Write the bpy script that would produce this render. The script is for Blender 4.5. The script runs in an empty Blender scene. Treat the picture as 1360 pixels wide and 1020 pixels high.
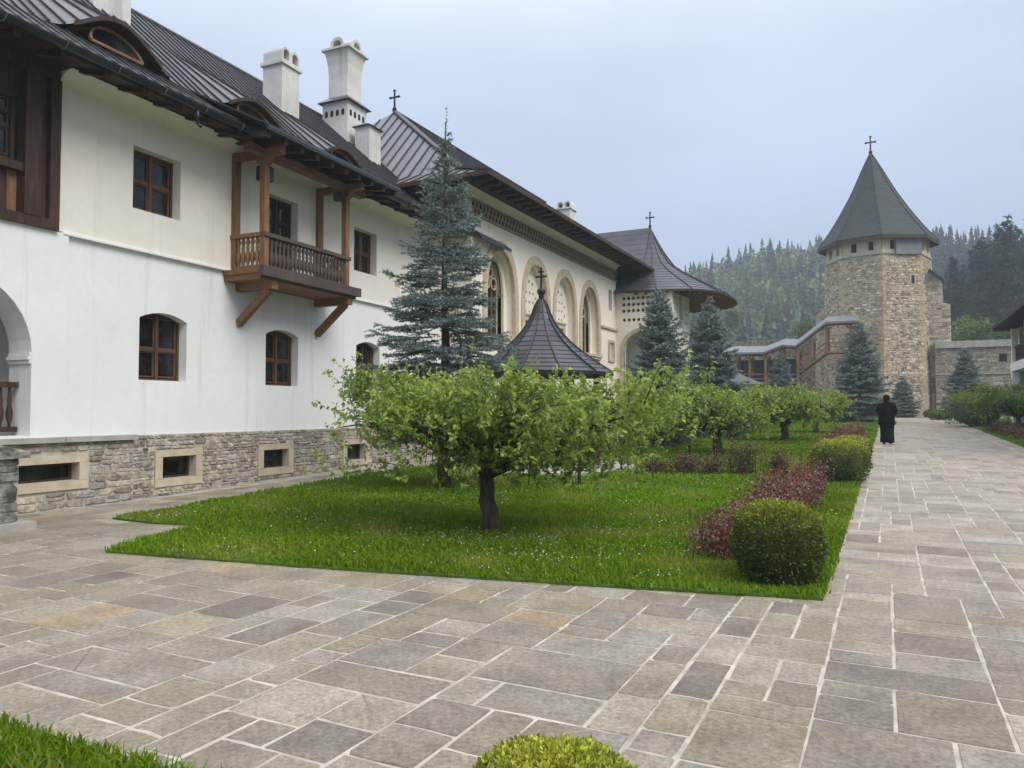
import bpy, bmesh, math, random
import numpy as np
from mathutils import Vector, Matrix
from mathutils.geometry import tessellate_polygon

# ------------------------------------------------------------------ camera, sky, sun, exposure
scn = bpy.context.scene
COL = scn.collection
R = math.radians
YAW = math.atan(0.5); PITCH = math.atan(0.035); HC = 1.6
cd = bpy.data.cameras.new('camera'); cam = bpy.data.objects.new('camera', cd); COL.objects.link(cam)
cd.sensor_width = 36.0; cd.lens = 36.0 * 1000 / 1360; cd.clip_end = 3000; cd.clip_start = 0.05
cam.location = (0, 0, HC); cam.rotation_euler = (math.pi / 2 + PITCH, 0, YAW)
scn.camera = cam

SUN_EL, SUN_AZ = R(47), R(108)        # azimuth measured from +Y towards +X
world = bpy.data.worlds.new('World'); scn.world = world; world.use_nodes = True
wn = world.node_tree; wn.nodes.clear()
def WN(t, **k):
    n = wn.nodes.new(t)
    for a, b in k.items(): setattr(n, a, b)
    return n
w_out = WN('ShaderNodeOutputWorld')
sky = WN('ShaderNodeTexSky', sky_type='NISHITA'); sky.sun_disc = False
sky.sun_elevation = SUN_EL; sky.sun_rotation = SUN_AZ
bg1 = WN('ShaderNodeBackground'); bg1.inputs['Strength'].default_value = 0.10
wn.links.new(sky.outputs[0], bg1.inputs[0])
# overcast layer: brighter towards the zenith (as a real overcast sky is), soft cloud mottling
tc = WN('ShaderNodeTexCoord'); sep = WN('ShaderNodeSeparateXYZ'); wn.links.new(tc.outputs['Generated'], sep.inputs[0])
ramp = WN('ShaderNodeValToRGB'); wn.links.new(sep.outputs[2], ramp.inputs[0])
cr = ramp.color_ramp; cr.elements[0].position = 0.0; cr.elements[0].color = (0.225, 0.26, 0.335, 1)
cr.elements[1].position = 1.0; cr.elements[1].color = (1.25, 1.25, 1.25, 1)
e = cr.elements.new(0.16); e.color = (0.205, 0.242, 0.325, 1)
e = cr.elements.new(0.42); e.color = (0.36, 0.415, 0.505, 1)
mpn = WN('ShaderNodeMapping'); mpn.inputs['Scale'].default_value = (1, 1, 2.2); wn.links.new(tc.outputs['Generated'], mpn.inputs[0])
nz = WN('ShaderNodeTexNoise'); nz.inputs['Scale'].default_value = 1.15; nz.inputs['Detail'].default_value = 5; nz.inputs['Roughness'].default_value = 0.5
wn.links.new(mpn.outputs[0], nz.inputs['Vector'])
mr = WN('ShaderNodeMapRange'); mr.inputs[1].default_value = 0.3; mr.inputs[2].default_value = 0.7; mr.inputs[3].default_value = 0.82; mr.inputs[4].default_value = 1.20
wn.links.new(nz.outputs[0], mr.inputs[0])
mul = WN('ShaderNodeVectorMath', operation='SCALE'); wn.links.new(ramp.outputs[0], mul.inputs[0]); wn.links.new(mr.outputs[0], mul.inputs['Scale'])
# the cloud thins out gradually towards one side of the whole sky
thin = WN('ShaderNodeMapRange'); thin.inputs[1].default_value = -1.0; thin.inputs[2].default_value = 1.0; thin.inputs[3].default_value = 1.26; thin.inputs[4].default_value = 0.74
wn.links.new(sep.outputs[0], thin.inputs[0])
mul2 = WN('ShaderNodeVectorMath', operation='SCALE'); wn.links.new(mul.outputs[0], mul2.inputs[0]); wn.links.new(thin.outputs[0], mul2.inputs['Scale'])
bg2 = WN('ShaderNodeBackground'); bg2.inputs['Strength'].default_value = 1.0; wn.links.new(mul2.outputs[0], bg2.inputs[0])
mx = WN('ShaderNodeMixShader'); mx.inputs[0].default_value = 0.9
wn.links.new(bg1.outputs[0], mx.inputs[1]); wn.links.new(bg2.outputs[0], mx.inputs[2]); wn.links.new(mx.outputs[0], w_out.inputs[0])

sd = bpy.data.lights.new('sun', 'SUN'); sd.energy = 1.5; sd.angle = R(35); sd.color = (1.0, 0.96, 0.9)
so = bpy.data.objects.new('sun', sd); COL.objects.link(so)
sdir = Vector((math.sin(SUN_AZ) * math.cos(SUN_EL), math.cos(SUN_AZ) * math.cos(SUN_EL), math.sin(SUN_EL)))
so.rotation_euler = sdir.to_track_quat('Z', 'Y').to_euler(); so.location = (0, 0, 60)

vs = scn.view_settings; vs.view_transform = 'Standard'; vs.look = 'None'; vs.exposure = 0.9; vs.gamma = 1.0; vs.use_curve_mapping = False
scn.cycles.use_denoising = True
scn.cycles.max_bounces = 6; scn.cycles.diffuse_bounces = 3; scn.cycles.glossy_bounces = 3
scn.cycles.transmission_bounces = 3; scn.cycles.volume_bounces = 1; scn.cycles.transparent_max_bounces = 6

rng = np.random.default_rng(7)
random.seed(7)

def gz(Y): return 0.0187 * max(0.0, Y - 10)
def gzv(Y): return 0.0187 * np.maximum(0.0, Y - 10)
_f = np.array([-math.sin(YAW) * math.cos(PITCH), math.cos(YAW) * math.cos(PITCH), math.sin(PITCH)])
_r = np.array([math.cos(YAW), math.sin(YAW), 0.0]); _u = np.cross(_r, _f)
def proj(p):
    q = np.asarray(p, float) - np.array([0, 0, HC]); z = q @ _f
    return 680 + 1000 * (q @ _r) / z, 510 - 1000 * (q @ _u) / z, z
def place(px, depth, z=None):
    """world XY of something seen in column px at a given depth"""
    k = (px - 680) / 1000 * depth
    X, Y = -math.sin(YAW) * depth + math.cos(YAW) * k, math.cos(YAW) * depth + math.sin(YAW) * k
    return X, Y, (gz(Y) if z is None else z)

# ------------------------------------------------------------------ materials
def new_mat(name):
    m = bpy.data.materials.new(name); m.use_nodes = True
    nt = m.node_tree; b = nt.nodes['Principled BSDF']
    return m, nt, b
def nd(nt, t, **k):
    n = nt.nodes.new(t)
    for a, b in k.items(): setattr(n, a, b)
    return n
def noise(nt, scale, detail=4, rough=0.55, mscale=None, coord='Object'):
    tcn = nd(nt, 'ShaderNodeTexCoord'); v = tcn.outputs[coord]
    if mscale is not None:
        mp = nd(nt, 'ShaderNodeMapping'); mp.inputs['Scale'].default_value = mscale
        nt.links.new(v, mp.inputs[0]); v = mp.outputs[0]
    n = nd(nt, 'ShaderNodeTexNoise'); n.inputs['Scale'].default_value = scale
    n.inputs['Detail'].default_value = detail; n.inputs['Roughness'].default_value = rough
    nt.links.new(v, n.inputs['Vector'])
    return n.outputs[0]
def crange(nt, fac, a, b, lo=0.3, hi=0.7):
    r = nd(nt, 'ShaderNodeValToRGB'); e = r.color_ramp.elements
    e[0].position = lo; e[0].color = (*a, 1); e[1].position = hi; e[1].color = (*b, 1)
    nt.links.new(fac, r.inputs[0]); return r.outputs[0]
def mixc(nt, fac, a, b, mode='MIX'):
    m = nd(nt, 'ShaderNodeMix', data_type='RGBA', blend_type=mode)
    if isinstance(fac, float): m.inputs[0].default_value = fac
    else: nt.links.new(fac, m.inputs[0])
    for i, c in ((6, a), (7, b)):
        if isinstance(c, tuple): m.inputs[i].default_value = (*c, 1)
        else: nt.links.new(c, m.inputs[i])
    return m.outputs[2]
def bump(nt, b, h, strength=0.3, dist=0.02):
    n = nd(nt, 'ShaderNodeBump'); n.inputs['Strength'].default_value = strength; n.inputs['Distance'].default_value = dist
    nt.links.new(h, n.inputs['Height']); nt.links.new(n.outputs[0], b.inputs['Normal'])

def simple(name, c0, c1, scale=3, rough=0.7, bs=0.2, bd=0.01, mscale=None, detail=5, metallic=0.0, lo=0.3, hi=0.7, bscale=None, spec=0.5):
    m, nt, b = new_mat(name)
    f = noise(nt, scale, detail, 0.6, mscale)
    nt.links.new(crange(nt, f, c0, c1, lo, hi), b.inputs['Base Color'])
    b.inputs['Roughness'].default_value = rough; b.inputs['Metallic'].default_value = metallic
    b.inputs['Specular IOR Level'].default_value = spec
    bump(nt, b, noise(nt, bscale or scale * 6, 4, 0.6, mscale), bs, bd)
    return m

def stucco(name, base, warm, streak=0.25):
    m, nt, b = new_mat(name)
    f = noise(nt, 0.7, 6, 0.6); f2 = noise(nt, 6, 4, 0.6)
    c = mixc(nt, crange(nt, f, (0, 0, 0), (1, 1, 1), 0.35, 0.7), base, warm)
    c = mixc(nt, crange(nt, f2, (0.0, 0.0, 0.0), (0.22, 0.22, 0.22), 0.45, 0.75), c, tuple(x * 0.86 for x in warm))
    st = noise(nt, 1.0, 4, 0.7, (3.2, 3.2, 0.16))                  # rain streaks
    c = mixc(nt, crange(nt, st, (0, 0, 0), (streak,) * 3, 0.56, 0.78), c, tuple(x * 0.72 for x in warm))
    nt.links.new(c, b.inputs['Base Color']); b.inputs['Roughness'].default_value = 0.92
    b.inputs['Specular IOR Level'].default_value = 0.2
    bump(nt, b, noise(nt, 26, 5, 0.65), 0.25, 0.012)
    return m

def tinted(name, rough=0.8, nscale=5, amount=0.35, bs=0.5, bd=0.02, bscale=14, spec=0.4, speck=0.0):
    """piece colour comes from the piece ('tint'), grain and relief from noise"""
    m, nt, b = new_mat(name)
    a = nd(nt, 'ShaderNodeAttribute', attribute_name='tint')
    f = noise(nt, nscale, 6, 0.65); lo = (1 - amount,) * 3; hi = (1 + amount * 0.7,) * 3
    c = mixc(nt, 1.0, a.outputs[0], crange(nt, f, lo, hi, 0.3, 0.72), 'MULTIPLY')
    if speck:
        f3 = noise(nt, nscale * 14, 3, 0.7)
        c = mixc(nt, 1.0, c, crange(nt, f3, (1 - speck,) * 3, (1 + speck,) * 3, 0.35, 0.65), 'MULTIPLY')
    nt.links.new(c, b.inputs['Base Color']); b.inputs['Roughness'].default_value = rough
    b.inputs['Specular IOR Level'].default_value = spec
    bump(nt, b, noise(nt, bscale, 6, 0.65), bs, bd)
    return m

def leafmat(name, rough=0.5, trans=0.3, spec=0.35):
    m, nt, b = new_mat(name)
    a = nd(nt, 'ShaderNodeAttribute', attribute_name='tint')
    nt.links.new(a.outputs[0], b.inputs['Base Color']); b.inputs['Roughness'].default_value = rough
    b.inputs['Specular IOR Level'].default_value = spec
    t = nd(nt, 'ShaderNodeBsdfTranslucent'); nt.links.new(a.outputs[0], t.inputs[0])
    mxs = nd(nt, 'ShaderNodeMixShader'); mxs.inputs[0].default_value = trans
    nt.links.new(b.outputs[0], mxs.inputs[1]); nt.links.new(t.outputs[0], mxs.inputs[2])
    nt.links.new(mxs.outputs[0], nt.nodes['Material Output'].inputs[0])
    return m

def wood(name, c0, c1, mscale, rough=0.65):
    m, nt, b = new_mat(name)
    f = noise(nt, 4, 6, 0.65, mscale); g = noise(nt, 0.9, 3, 0.5)
    c = crange(nt, f, c0, c1, 0.3, 0.72)
    c = mixc(nt, 1.0, c, crange(nt, g, (0.65,) * 3, (1.15,) * 3, 0.3, 0.7), 'MULTIPLY')
    nt.links.new(c, b.inputs['Base Color']); b.inputs['Roughness'].default_value = rough
    bump(nt, b, f, 0.35, 0.01)
    return m

def metal_roof(name, c0, c1, rough=0.38, metallic=0.55):
    m, nt, b = new_mat(name)
    f = noise(nt, 1.3, 5, 0.6); oi = nd(nt, 'ShaderNodeObjectInfo')
    c = crange(nt, f, c0, c1, 0.3, 0.7)
    c = mixc(nt, 1.0, c, crange(nt, oi.outputs['Random'], (0.82,) * 3, (1.16,) * 3, 0.0, 1.0), 'MULTIPLY')
    nt.links.new(c, b.inputs['Base Color']); b.inputs['Metallic'].default_value = metallic
    rr = nd(nt, 'ShaderNodeMapRange'); rr.inputs[3].default_value = rough - 0.08; rr.inputs[4].default_value = rough + 0.14
    nt.links.new(f, rr.inputs[0]); nt.links.new(rr.outputs[0], b.inputs['Roughness'])
    bump(nt, b, noise(nt, 3, 3, 0.5), 0.15, 0.02)
    return m

def slabmat():
    m, nt, b = new_mat('paving_slab')
    a = nd(nt, 'ShaderNodeAttribute', attribute_name='tint')
    f = noise(nt, 1.9, 10, 0.74); g_ = noise(nt, 0.55, 4, 0.6); h = noise(nt, 30, 6, 0.85); k = noise(nt, 4.5, 10, 0.78)
    c = mixc(nt, 1.0, a.outputs[0], crange(nt, f, (0.62, 0.60, 0.56), (1.28, 1.27, 1.24), 0.3, 0.72), 'MULTIPLY')
    c = mixc(nt, 1.0, c, crange(nt, g_, (0.88, 0.84, 0.78), (1.1, 1.11, 1.13), 0.32, 0.68), 'MULTIPLY')
    c = mixc(nt, 1.0, c, crange(nt, h, (0.50,) * 3, (1.42,) * 3, 0.34, 0.66), 'MULTIPLY')
    c = mixc(nt, crange(nt, k, (0, 0, 0), (0.5,) * 3, 0.60, 0.76), c, (0.36, 0.34, 0.30))      # lime bloom
    c = mixc(nt, crange(nt, k, (0.5,) * 3, (0, 0, 0), 0.26, 0.40), c, (0.10, 0.085, 0.065))      # damp stains
    p_ = noise(nt, 1.15, 7, 0.7); q_ = noise(nt, 0.8, 6, 0.65, (1.3, 0.9, 1))
    c = mixc(nt, crange(nt, p_, (0, 0, 0), (0.62,) * 3, 0.50, 0.66), c, mixc(nt, 1.0, (0.27, 0.215, 0.15), crange(nt, h, (0.6,) * 3, (1.3,) * 3, 0.34, 0.66), 'MULTIPLY'))   # brown iron bloom
    c = mixc(nt, crange(nt, q_, (0, 0, 0), (0.5,) * 3, 0.54, 0.70), c, mixc(nt, 1.0, (0.36, 0.34, 0.30), crange(nt, h, (0.6,) * 3, (1.3,) * 3, 0.34, 0.66), 'MULTIPLY'))
    nt.links.new(c, b.inputs['Base Color'])
    rr = nd(nt, 'ShaderNodeMapRange'); rr.inputs[3].default_value = 0.32; rr.inputs[4].default_value = 0.70; nt.links.new(f, rr.inputs[0]); nt.links.new(rr.outputs[0], b.inputs['Roughness'])
    b.inputs['Specular IOR Level'].default_value = 0.45
    bump(nt, b, noise(nt, 20, 9, 0.8), 0.8, 0.014)
    return m
MAT = {}
MAT['white'] = stucco('whitewash', (0.80, 0.80, 0.795), (0.745, 0.735, 0.715), 0.55)
MAT['cream'] = stucco('cream_plaster', (0.80, 0.765, 0.68), (0.73, 0.69, 0.60), 0.4)
MAT['lime'] = stucco('limewash', (0.82, 0.775, 0.67), (0.77, 0.715, 0.60), 0.3)
MAT['chimney'] = stucco('chimney_plaster', (0.68, 0.67, 0.645), (0.46, 0.45, 0.42), 0.95)
MAT['sandstone'] = simple('sandstone', (0.40, 0.33, 0.23), (0.56, 0.49, 0.37), 4, 0.9, 0.4, 0.012)
MAT['greystone'] = simple('grey_cap_stone', (0.26, 0.25, 0.22), (0.43, 0.41, 0.37), 3, 0.85, 0.5, 0.015)
MAT['darkstone'] = simple('weathered_stone', (0.05, 0.05, 0.045), (0.33, 0.32, 0.29), 4, 0.9, 0.7, 0.03, lo=0.38, hi=0.6)
MAT['mortar'] = simple('mortar', (0.34, 0.31, 0.26), (0.50, 0.465, 0.40), 7, 0.95, 0.5, 0.012)
MAT['joint'] = simple('paving_joint', (0.24, 0.22, 0.18), (0.52, 0.485, 0.42), 4, 0.9, 0.4, 0.006)
MAT['stone'] = tinted('rubble_stone', 0.88, 9, 0.55, 1.0, 0.035, 18, 0.3, 0.2)
MAT['slab'] = slabmat()
MAT['wood_v'] = wood('oak_upright', (0.095, 0.044, 0.017), (0.32, 0.165, 0.066), (8, 8, 0.7))
MAT['wood_h'] = wood('oak_level', (0.095, 0.044, 0.017), (0.31, 0.16, 0.064), (8, 0.7, 8))
MAT['wood_win'] = wood('window_oak', (0.045, 0.019, 0.008), (0.165, 0.076, 0.032), (8, 8, 0.7))
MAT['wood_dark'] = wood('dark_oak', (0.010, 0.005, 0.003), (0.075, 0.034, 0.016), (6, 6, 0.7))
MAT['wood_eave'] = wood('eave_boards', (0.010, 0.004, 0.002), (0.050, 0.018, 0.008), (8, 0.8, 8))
MAT['wood_grey'] = wood('weathered_oak', (0.04, 0.03, 0.024), (0.12, 0.09, 0.07), (8, 8, 0.8))
MAT['wood_pine'] = wood('larch_beams', (0.12, 0.062, 0.032), (0.27, 0.155, 0.085), (6, 6, 1.2))
MAT['metal'] = metal_roof('sheet_metal_roof', (0.080, 0.085, 0.098), (0.14, 0.147, 0.162), 0.35, 0.55)
MAT['seam'] = simple('seam_metal', (0.018, 0.018, 0.02), (0.03, 0.03, 0.033), 5, 0.5, 0.1)
MAT['gutter'] = simple('gutter_metal', (0.016, 0.017, 0.021), (0.032, 0.034, 0.040), 3, 0.35, 0.1, metallic=0.3)
MAT['slate'] = metal_roof('dark_roof_sheet', (0.034, 0.035, 0.042), (0.068, 0.069, 0.080), 0.34, 0.2)
MAT['slate_wing'] = metal_roof('grey_roof_sheet', (0.05, 0.053, 0.064), (0.088, 0.092, 0.106), 0.42, 0.3)
MAT['shingle'] = simple('green_grey_shingles', (0.014, 0.022, 0.022), (0.036, 0.048, 0.047), 1.2, 0.7, 0.7, 0.03, (1, 1, 6), bscale=9)
MAT['galv'] = simple('galvanised_sheet', (0.13, 0.135, 0.145), (0.21, 0.215, 0.225), 1.5, 0.55, 0.1, metallic=0.25)
MAT['iron'] = simple('black_iron', (0.012, 0.012, 0.012), (0.03, 0.028, 0.026), 8, 0.5, 0.1, metallic=0.4)
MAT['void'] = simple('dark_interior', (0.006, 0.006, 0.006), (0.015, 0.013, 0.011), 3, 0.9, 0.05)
MAT['bark'] = simple('grey_bark', (0.018, 0.015, 0.012), (0.105, 0.09, 0.072), 9, 0.9, 1.0, 0.03, (2, 2, 0.35), bscale=16)
MAT['bark2'] = simple('brown_bark', (0.03, 0.02, 0.013), (0.10, 0.07, 0.05), 9, 0.9, 1.0, 0.02, (1, 1, 0.5))
MAT['soil'] = simple('soil', (0.03, 0.045, 0.012), (0.07, 0.09, 0.02), 6, 0.95, 0.6, 0.03)
MAT['turf'] = simple('turf', (0.040, 0.085, 0.006), (0.075, 0.14, 0.012), 1.1, 0.9, 0.8, 0.03, bscale=40)
MAT['hill'] = simple('forest_floor', (0.012, 0.022, 0.012), (0.03, 0.05, 0.02), 0.05, 0.95, 0.6, 0.3)
MAT['needle'] = leafmat('spruce_needles', 0.6, 0.12, 0.3)
MAT['leaf'] = leafmat('fruit_tree_leaves', 0.5, 0.38, 0.3)
MAT['boxleaf'] = leafmat('box_leaves', 0.42, 0.25, 0.35)
MAT['barb'] = leafmat('barberry_leaves', 0.5, 0.2, 0.35)
MAT['grass'] = leafmat('grass_blades', 0.7, 0.38, 0.08)
MAT['petal'] = leafmat('petals', 0.6, 0.3, 0.3)
MAT['cloth'] = simple('black_cloth', (0.003, 0.003, 0.004), (0.006, 0.006, 0.008), 30, 0.95, 0.3, 0.004, spec=0.05)
MAT['trouser'] = simple('charcoal_cloth', (0.010, 0.010, 0.010), (0.017, 0.016, 0.017), 30, 0.95, 0.3, 0.004, spec=0.05)
MAT['skin'] = simple('skin', (0.42, 0.25, 0.17), (0.5, 0.31, 0.22), 8, 0.55, 0.1, 0.002)
MAT['tile'] = simple('cornice_clay', (0.24, 0.19, 0.115), (0.35, 0.29, 0.19), 8, 0.85, 0.3, 0.01)
def glassmat():
    m, nt, b = new_mat('window_glass')
    f = noise(nt, 2.2, 3, 0.5, (1, 1, 0.6))
    nt.links.new(crange(nt, f, (0.006, 0.006, 0.007), (0.045, 0.045, 0.048), 0.45, 0.72), b.inputs['Base Color'])
    b.inputs['Roughness'].default_value = 0.05; b.inputs['Specular IOR Level'].default_value = 0.4
    bump(nt, b, noise(nt, 1.6, 2, 0.5), 0.04, 0.01)
    return m
MAT['glass'] = glassmat()
MAT['skylight'] = glassmat(); _b = MAT['skylight'].node_tree.nodes['Principled BSDF']; _b.inputs['IOR'].default_value = 2.1; _b.inputs['Specular IOR Level'].default_value = 0.5

# ------------------------------------------------------------------ building blocks
def link(o, parent=None):
    COL.objects.link(o)
    if parent is not None: o.parent = parent
    return o
def thing(name, label, cat, loc=(0, 0, 0), rz=0.0, group=None):
    o = bpy.data.objects.new(name, None); link(o); o.location = loc; o.rotation_euler = (0, 0, rz)
    o.empty_display_size = 0.2
    return tag(o, label, cat, group)
def tag(o, label=None, cat=None, group=None, kind=None):
    if label: o['label'] = label
    if cat: o['category'] = cat
    if group: o['group'] = group
    if kind: o['kind'] = kind
    return o
def copy_tree(o, parent=None):
    c = o.copy(); COL.objects.link(c); c.parent = parent
    for ch in list(o.children): copy_tree(ch, c)
    return c

class MB:
    def __init__(s): s.v = []; s.f = []; s.t = []; s.tint = None
    def add(s, vs, fs):
        k = len(s.v); s.v.extend([tuple(p) for p in vs]); s.f.extend([tuple(i + k for i in f) for f in fs])
        if s.tint is not None: s.t.extend([s.tint] * len(vs))
        return s
    def box(s, x0, x1, y0, y1, z0, z1):
        return s.add([(x0, y0, z0), (x1, y0, z0), (x1, y1, z0), (x0, y1, z0), (x0, y0, z1), (x1, y0, z1), (x1, y1, z1), (x0, y1, z1)],
                     [(0, 3, 2, 1), (4, 5, 6, 7), (0, 1, 5, 4), (1, 2, 6, 5), (2, 3, 7, 6), (3, 0, 4, 7)])
    def beam(s, a, b, w, h, up=(0, 0, 1), ch=0.0):
        a, b = Vector(a), Vector(b); d = (b - a).normalized(); up = Vector(up)
        sx = d.cross(up)
        if sx.length < 1e-4: sx = d.cross(Vector((1, 0, 0)))
        sx.normalize(); sy = sx.cross(d)
        vs = []
        for p in (a, b):
            for i, j in ((-1, -1), (1, -1), (1, 1), (-1, 1)):
                vs.append(p + sx * (i * w / 2) + sy * (j * h / 2))
        return s.add(vs, [(3, 2, 1, 0), (4, 5, 6, 7), (0, 1, 5, 4), (1, 2, 6, 5), (2, 3, 7, 6), (3, 0, 4, 7)])
    def tube(s, pts, rad, seg=8, cap=True):
        pts = [Vector(p) for p in pts]; n = len(pts); k = len(s.v); vs = []; fs = []
        if not isinstance(rad, (list, tuple)): rad = [rad] * n
        ref = Vector((0, 0, 1))
        d0 = (pts[-1] - pts[0]).normalized()
        if abs(d0.z) > 0.8: ref = Vector((1, 0, 0))
        for i, p in enumerate(pts):
            d = (pts[min(i + 1, n - 1)] - pts[max(i - 1, 0)]).normalized()
            a = d.cross(ref).normalized(); b = a.cross(d)
            for j in range(seg):
                t = 2 * math.pi * j / seg
                vs.append(p + (a * math.cos(t) + b * math.sin(t)) * rad[i])
        for i in range(n - 1):
            for j in range(seg):
                j2 = (j + 1) % seg
                fs.append((i * seg + j, i * seg + j2, (i + 1) * seg + j2, (i + 1) * seg + j))
        if cap: fs.append(tuple(range(seg))); fs.append(tuple((n - 1) * seg + j for j in reversed(range(seg))))
        return s.add(vs, fs)
    def lathe(s, prof, seg=12, c=(0, 0, 0), a0=0.0, a1=2 * math.pi):
        full = abs(a1 - a0 - 2 * math.pi) < 1e-6; m = seg if full else seg + 1; vs = []; fs = []
        for r, z in prof:
            for j in range(m):
                t = a0 + (a1 - a0) * j / seg
                vs.append((c[0] + r * math.cos(t), c[1] + r * math.sin(t), c[2] + z))
        for i in range(len(prof) - 1):
            for j in range(seg):
                j2 = (j + 1) % m
                fs.append((i * m + j, i * m + j2, (i + 1) * m + j2, (i + 1) * m + j))
        return s.add(vs, fs)
    def prism(s, poly, fn, d0, d1):
        """poly in 2D (a,b), fn(a,b,d)->xyz, extruded from depth d0 to d1"""
        n = len(poly)
        vs = [fn(a, b, d0) for a, b in poly] + [fn(a, b, d1) for a, b in poly]
        fs = [tuple(range(n)), tuple(range(2 * n - 1, n - 1, -1))] + [(i, (i + 1) % n, n + (i + 1) % n, n + i) for i in range(n)]
        return s.add(vs, fs)
    def build(s, name, mat, parent=None, smooth=False, kind=None):
        me = bpy.data.meshes.new(name); me.from_pydata(s.v, [], s.f); me.materials.append(MAT[mat] if isinstance(mat, str) else mat)
        bm = bmesh.new(); bm.from_mesh(me); bmesh.ops.recalc_face_normals(bm, faces=bm.faces); bm.to_mesh(me); bm.free()
        if s.t and len(s.t) == len(s.v):
            at = me.color_attributes.new('tint', 'FLOAT_COLOR', 'POINT')
            at.data.foreach_set('color', np.array([(*c, 1) for c in s.t], dtype=np.float32).ravel())
        if smooth: me.polygons.foreach_set('use_smooth', [True] * len(me.polygons))
        o = link(bpy.data.objects.new(name, me), parent)
        if kind: o['kind'] = kind
        return o

def inst(src, parent, loc=(0, 0, 0), rot=(0, 0, 0), scale=None):
    """another object on the same mesh data"""
    o = bpy.data.objects.new(src.name.split('.')[0], src.data); link(o, parent); o.location = loc; o.rotation_euler = rot
    if scale is not None: o.scale = scale
    return o

def npmesh(name, V, F, mat, tint=None, parent=None, kind=None, smooth=False):
    V = np.asarray(V, np.float32); F = np.asarray(F, np.int32); n = F.shape[1]
    me = bpy.data.meshes.new(name)
    me.vertices.add(len(V)); me.vertices.foreach_set('co', V.ravel())
    me.loops.add(F.size); me.loops.foreach_set('vertex_index', F.ravel())
    me.polygons.add(len(F)); me.polygons.foreach_set('loop_start', np.arange(0, F.size, n, dtype=np.int32))
    me.update(calc_edges=True)
    if tint is not None:
        at = me.color_attributes.new('tint', 'FLOAT_COLOR', 'POINT')
        c = np.ones((len(V), 4), np.float32); c[:, :3] = tint; at.data.foreach_set('color', c.ravel())
    if smooth: me.polygons.foreach_set('use_smooth', np.ones(len(F), bool))
    me.materials.append(MAT[mat])
    o = bpy.data.objects.new(name, me); link(o, parent)
    if kind: o['kind'] = kind
    return o

def fx(x0=0.0):           # plane facing +x: (y,z,depth inwards)
    return lambda a, b, d: (x0 - d, a, b)
def fy(y0=0.0):           # plane facing -y: (x,z,depth inwards)
    return lambda a, b, d: (a, y0 + d, b)

def holed_wall(mb, outline, holes, fn, reveal, thick=None):
    """a wall face with real openings and their reveals"""
    polys = [[Vector((a, b, 0)) for a, b in outline]] + [[Vector((a, b, 0)) for a, b in h] for h in holes]
    flat = [p for pl in polys for p in pl]
    tris = tessellate_polygon(polys)
    mb.add([fn(p.x, p.y, 0) for p in flat], [tuple(t) for t in tris])
    for h in holes:
        n = len(h); rv = reveal
        mb.add([fn(a, b, 0) for a, b in h] + [fn(a, b, rv) for a, b in h], [(i, (i + 1) % n, n + (i + 1) % n, n + i) for i in range(n)])
    if thick:
        n = len(outline)
        mb.add([fn(a, b, 0) for a, b in outline] + [fn(a, b, thick) for a, b in outline], [(i, (i + 1) % n, n + (i + 1) % n, n + i) for i in range(n)])
    return mb
def rect(a0, a1, b0, b1): return [(a0, b0), (a1, b0), (a1, b1), (a0, b1)]
def segarch(a0, a1, b0, b1, rise, n=8):
    """rectangle whose top is a shallow arc reaching b1"""
    p = [(a0, b0), (a1, b0)]
    for i in range(n + 1):
        t = 1 - 2 * i / n; p.append(((a0 + a1) / 2 + t * (a1 - a0) / 2, b1 - rise * t * t))
    return p
def roundarch(a0, a1, b0, bs, n=14):
    c, r = (a0 + a1) / 2, (a1 - a0) / 2
    return [(a0, b0), (a1, b0)] + [(c + r * math.cos(math.pi * i / n), bs + r * math.sin(math.pi * i / n)) for i in range(n + 1)]
def pointarch(a0, a1, b0, bs, bt, n=8):
    """pointed arch: springs at bs, apex bt"""
    c, w, h = (a0 + a1) / 2, (a1 - a0) / 2, bt - bs
    p = [(a0, b0), (a1, b0)]
    side = []
    for i in range(n + 1):
        t = i / n; side.append((w * (1 - t ** 1.9) if i < n else 0.0, bs + h * math.sin(t * math.pi / 2) ** 0.92))
    p += [(c + x, z) for x, z in side]
    p += [(c - x, z) for x, z in reversed(side[:-1])]
    return p
def disc(cx, cy, r, n=10): return [(cx + r * math.cos(2 * math.pi * i / n), cy + r * math.sin(2 * math.pi * i / n)) for i in range(n)]

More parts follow.
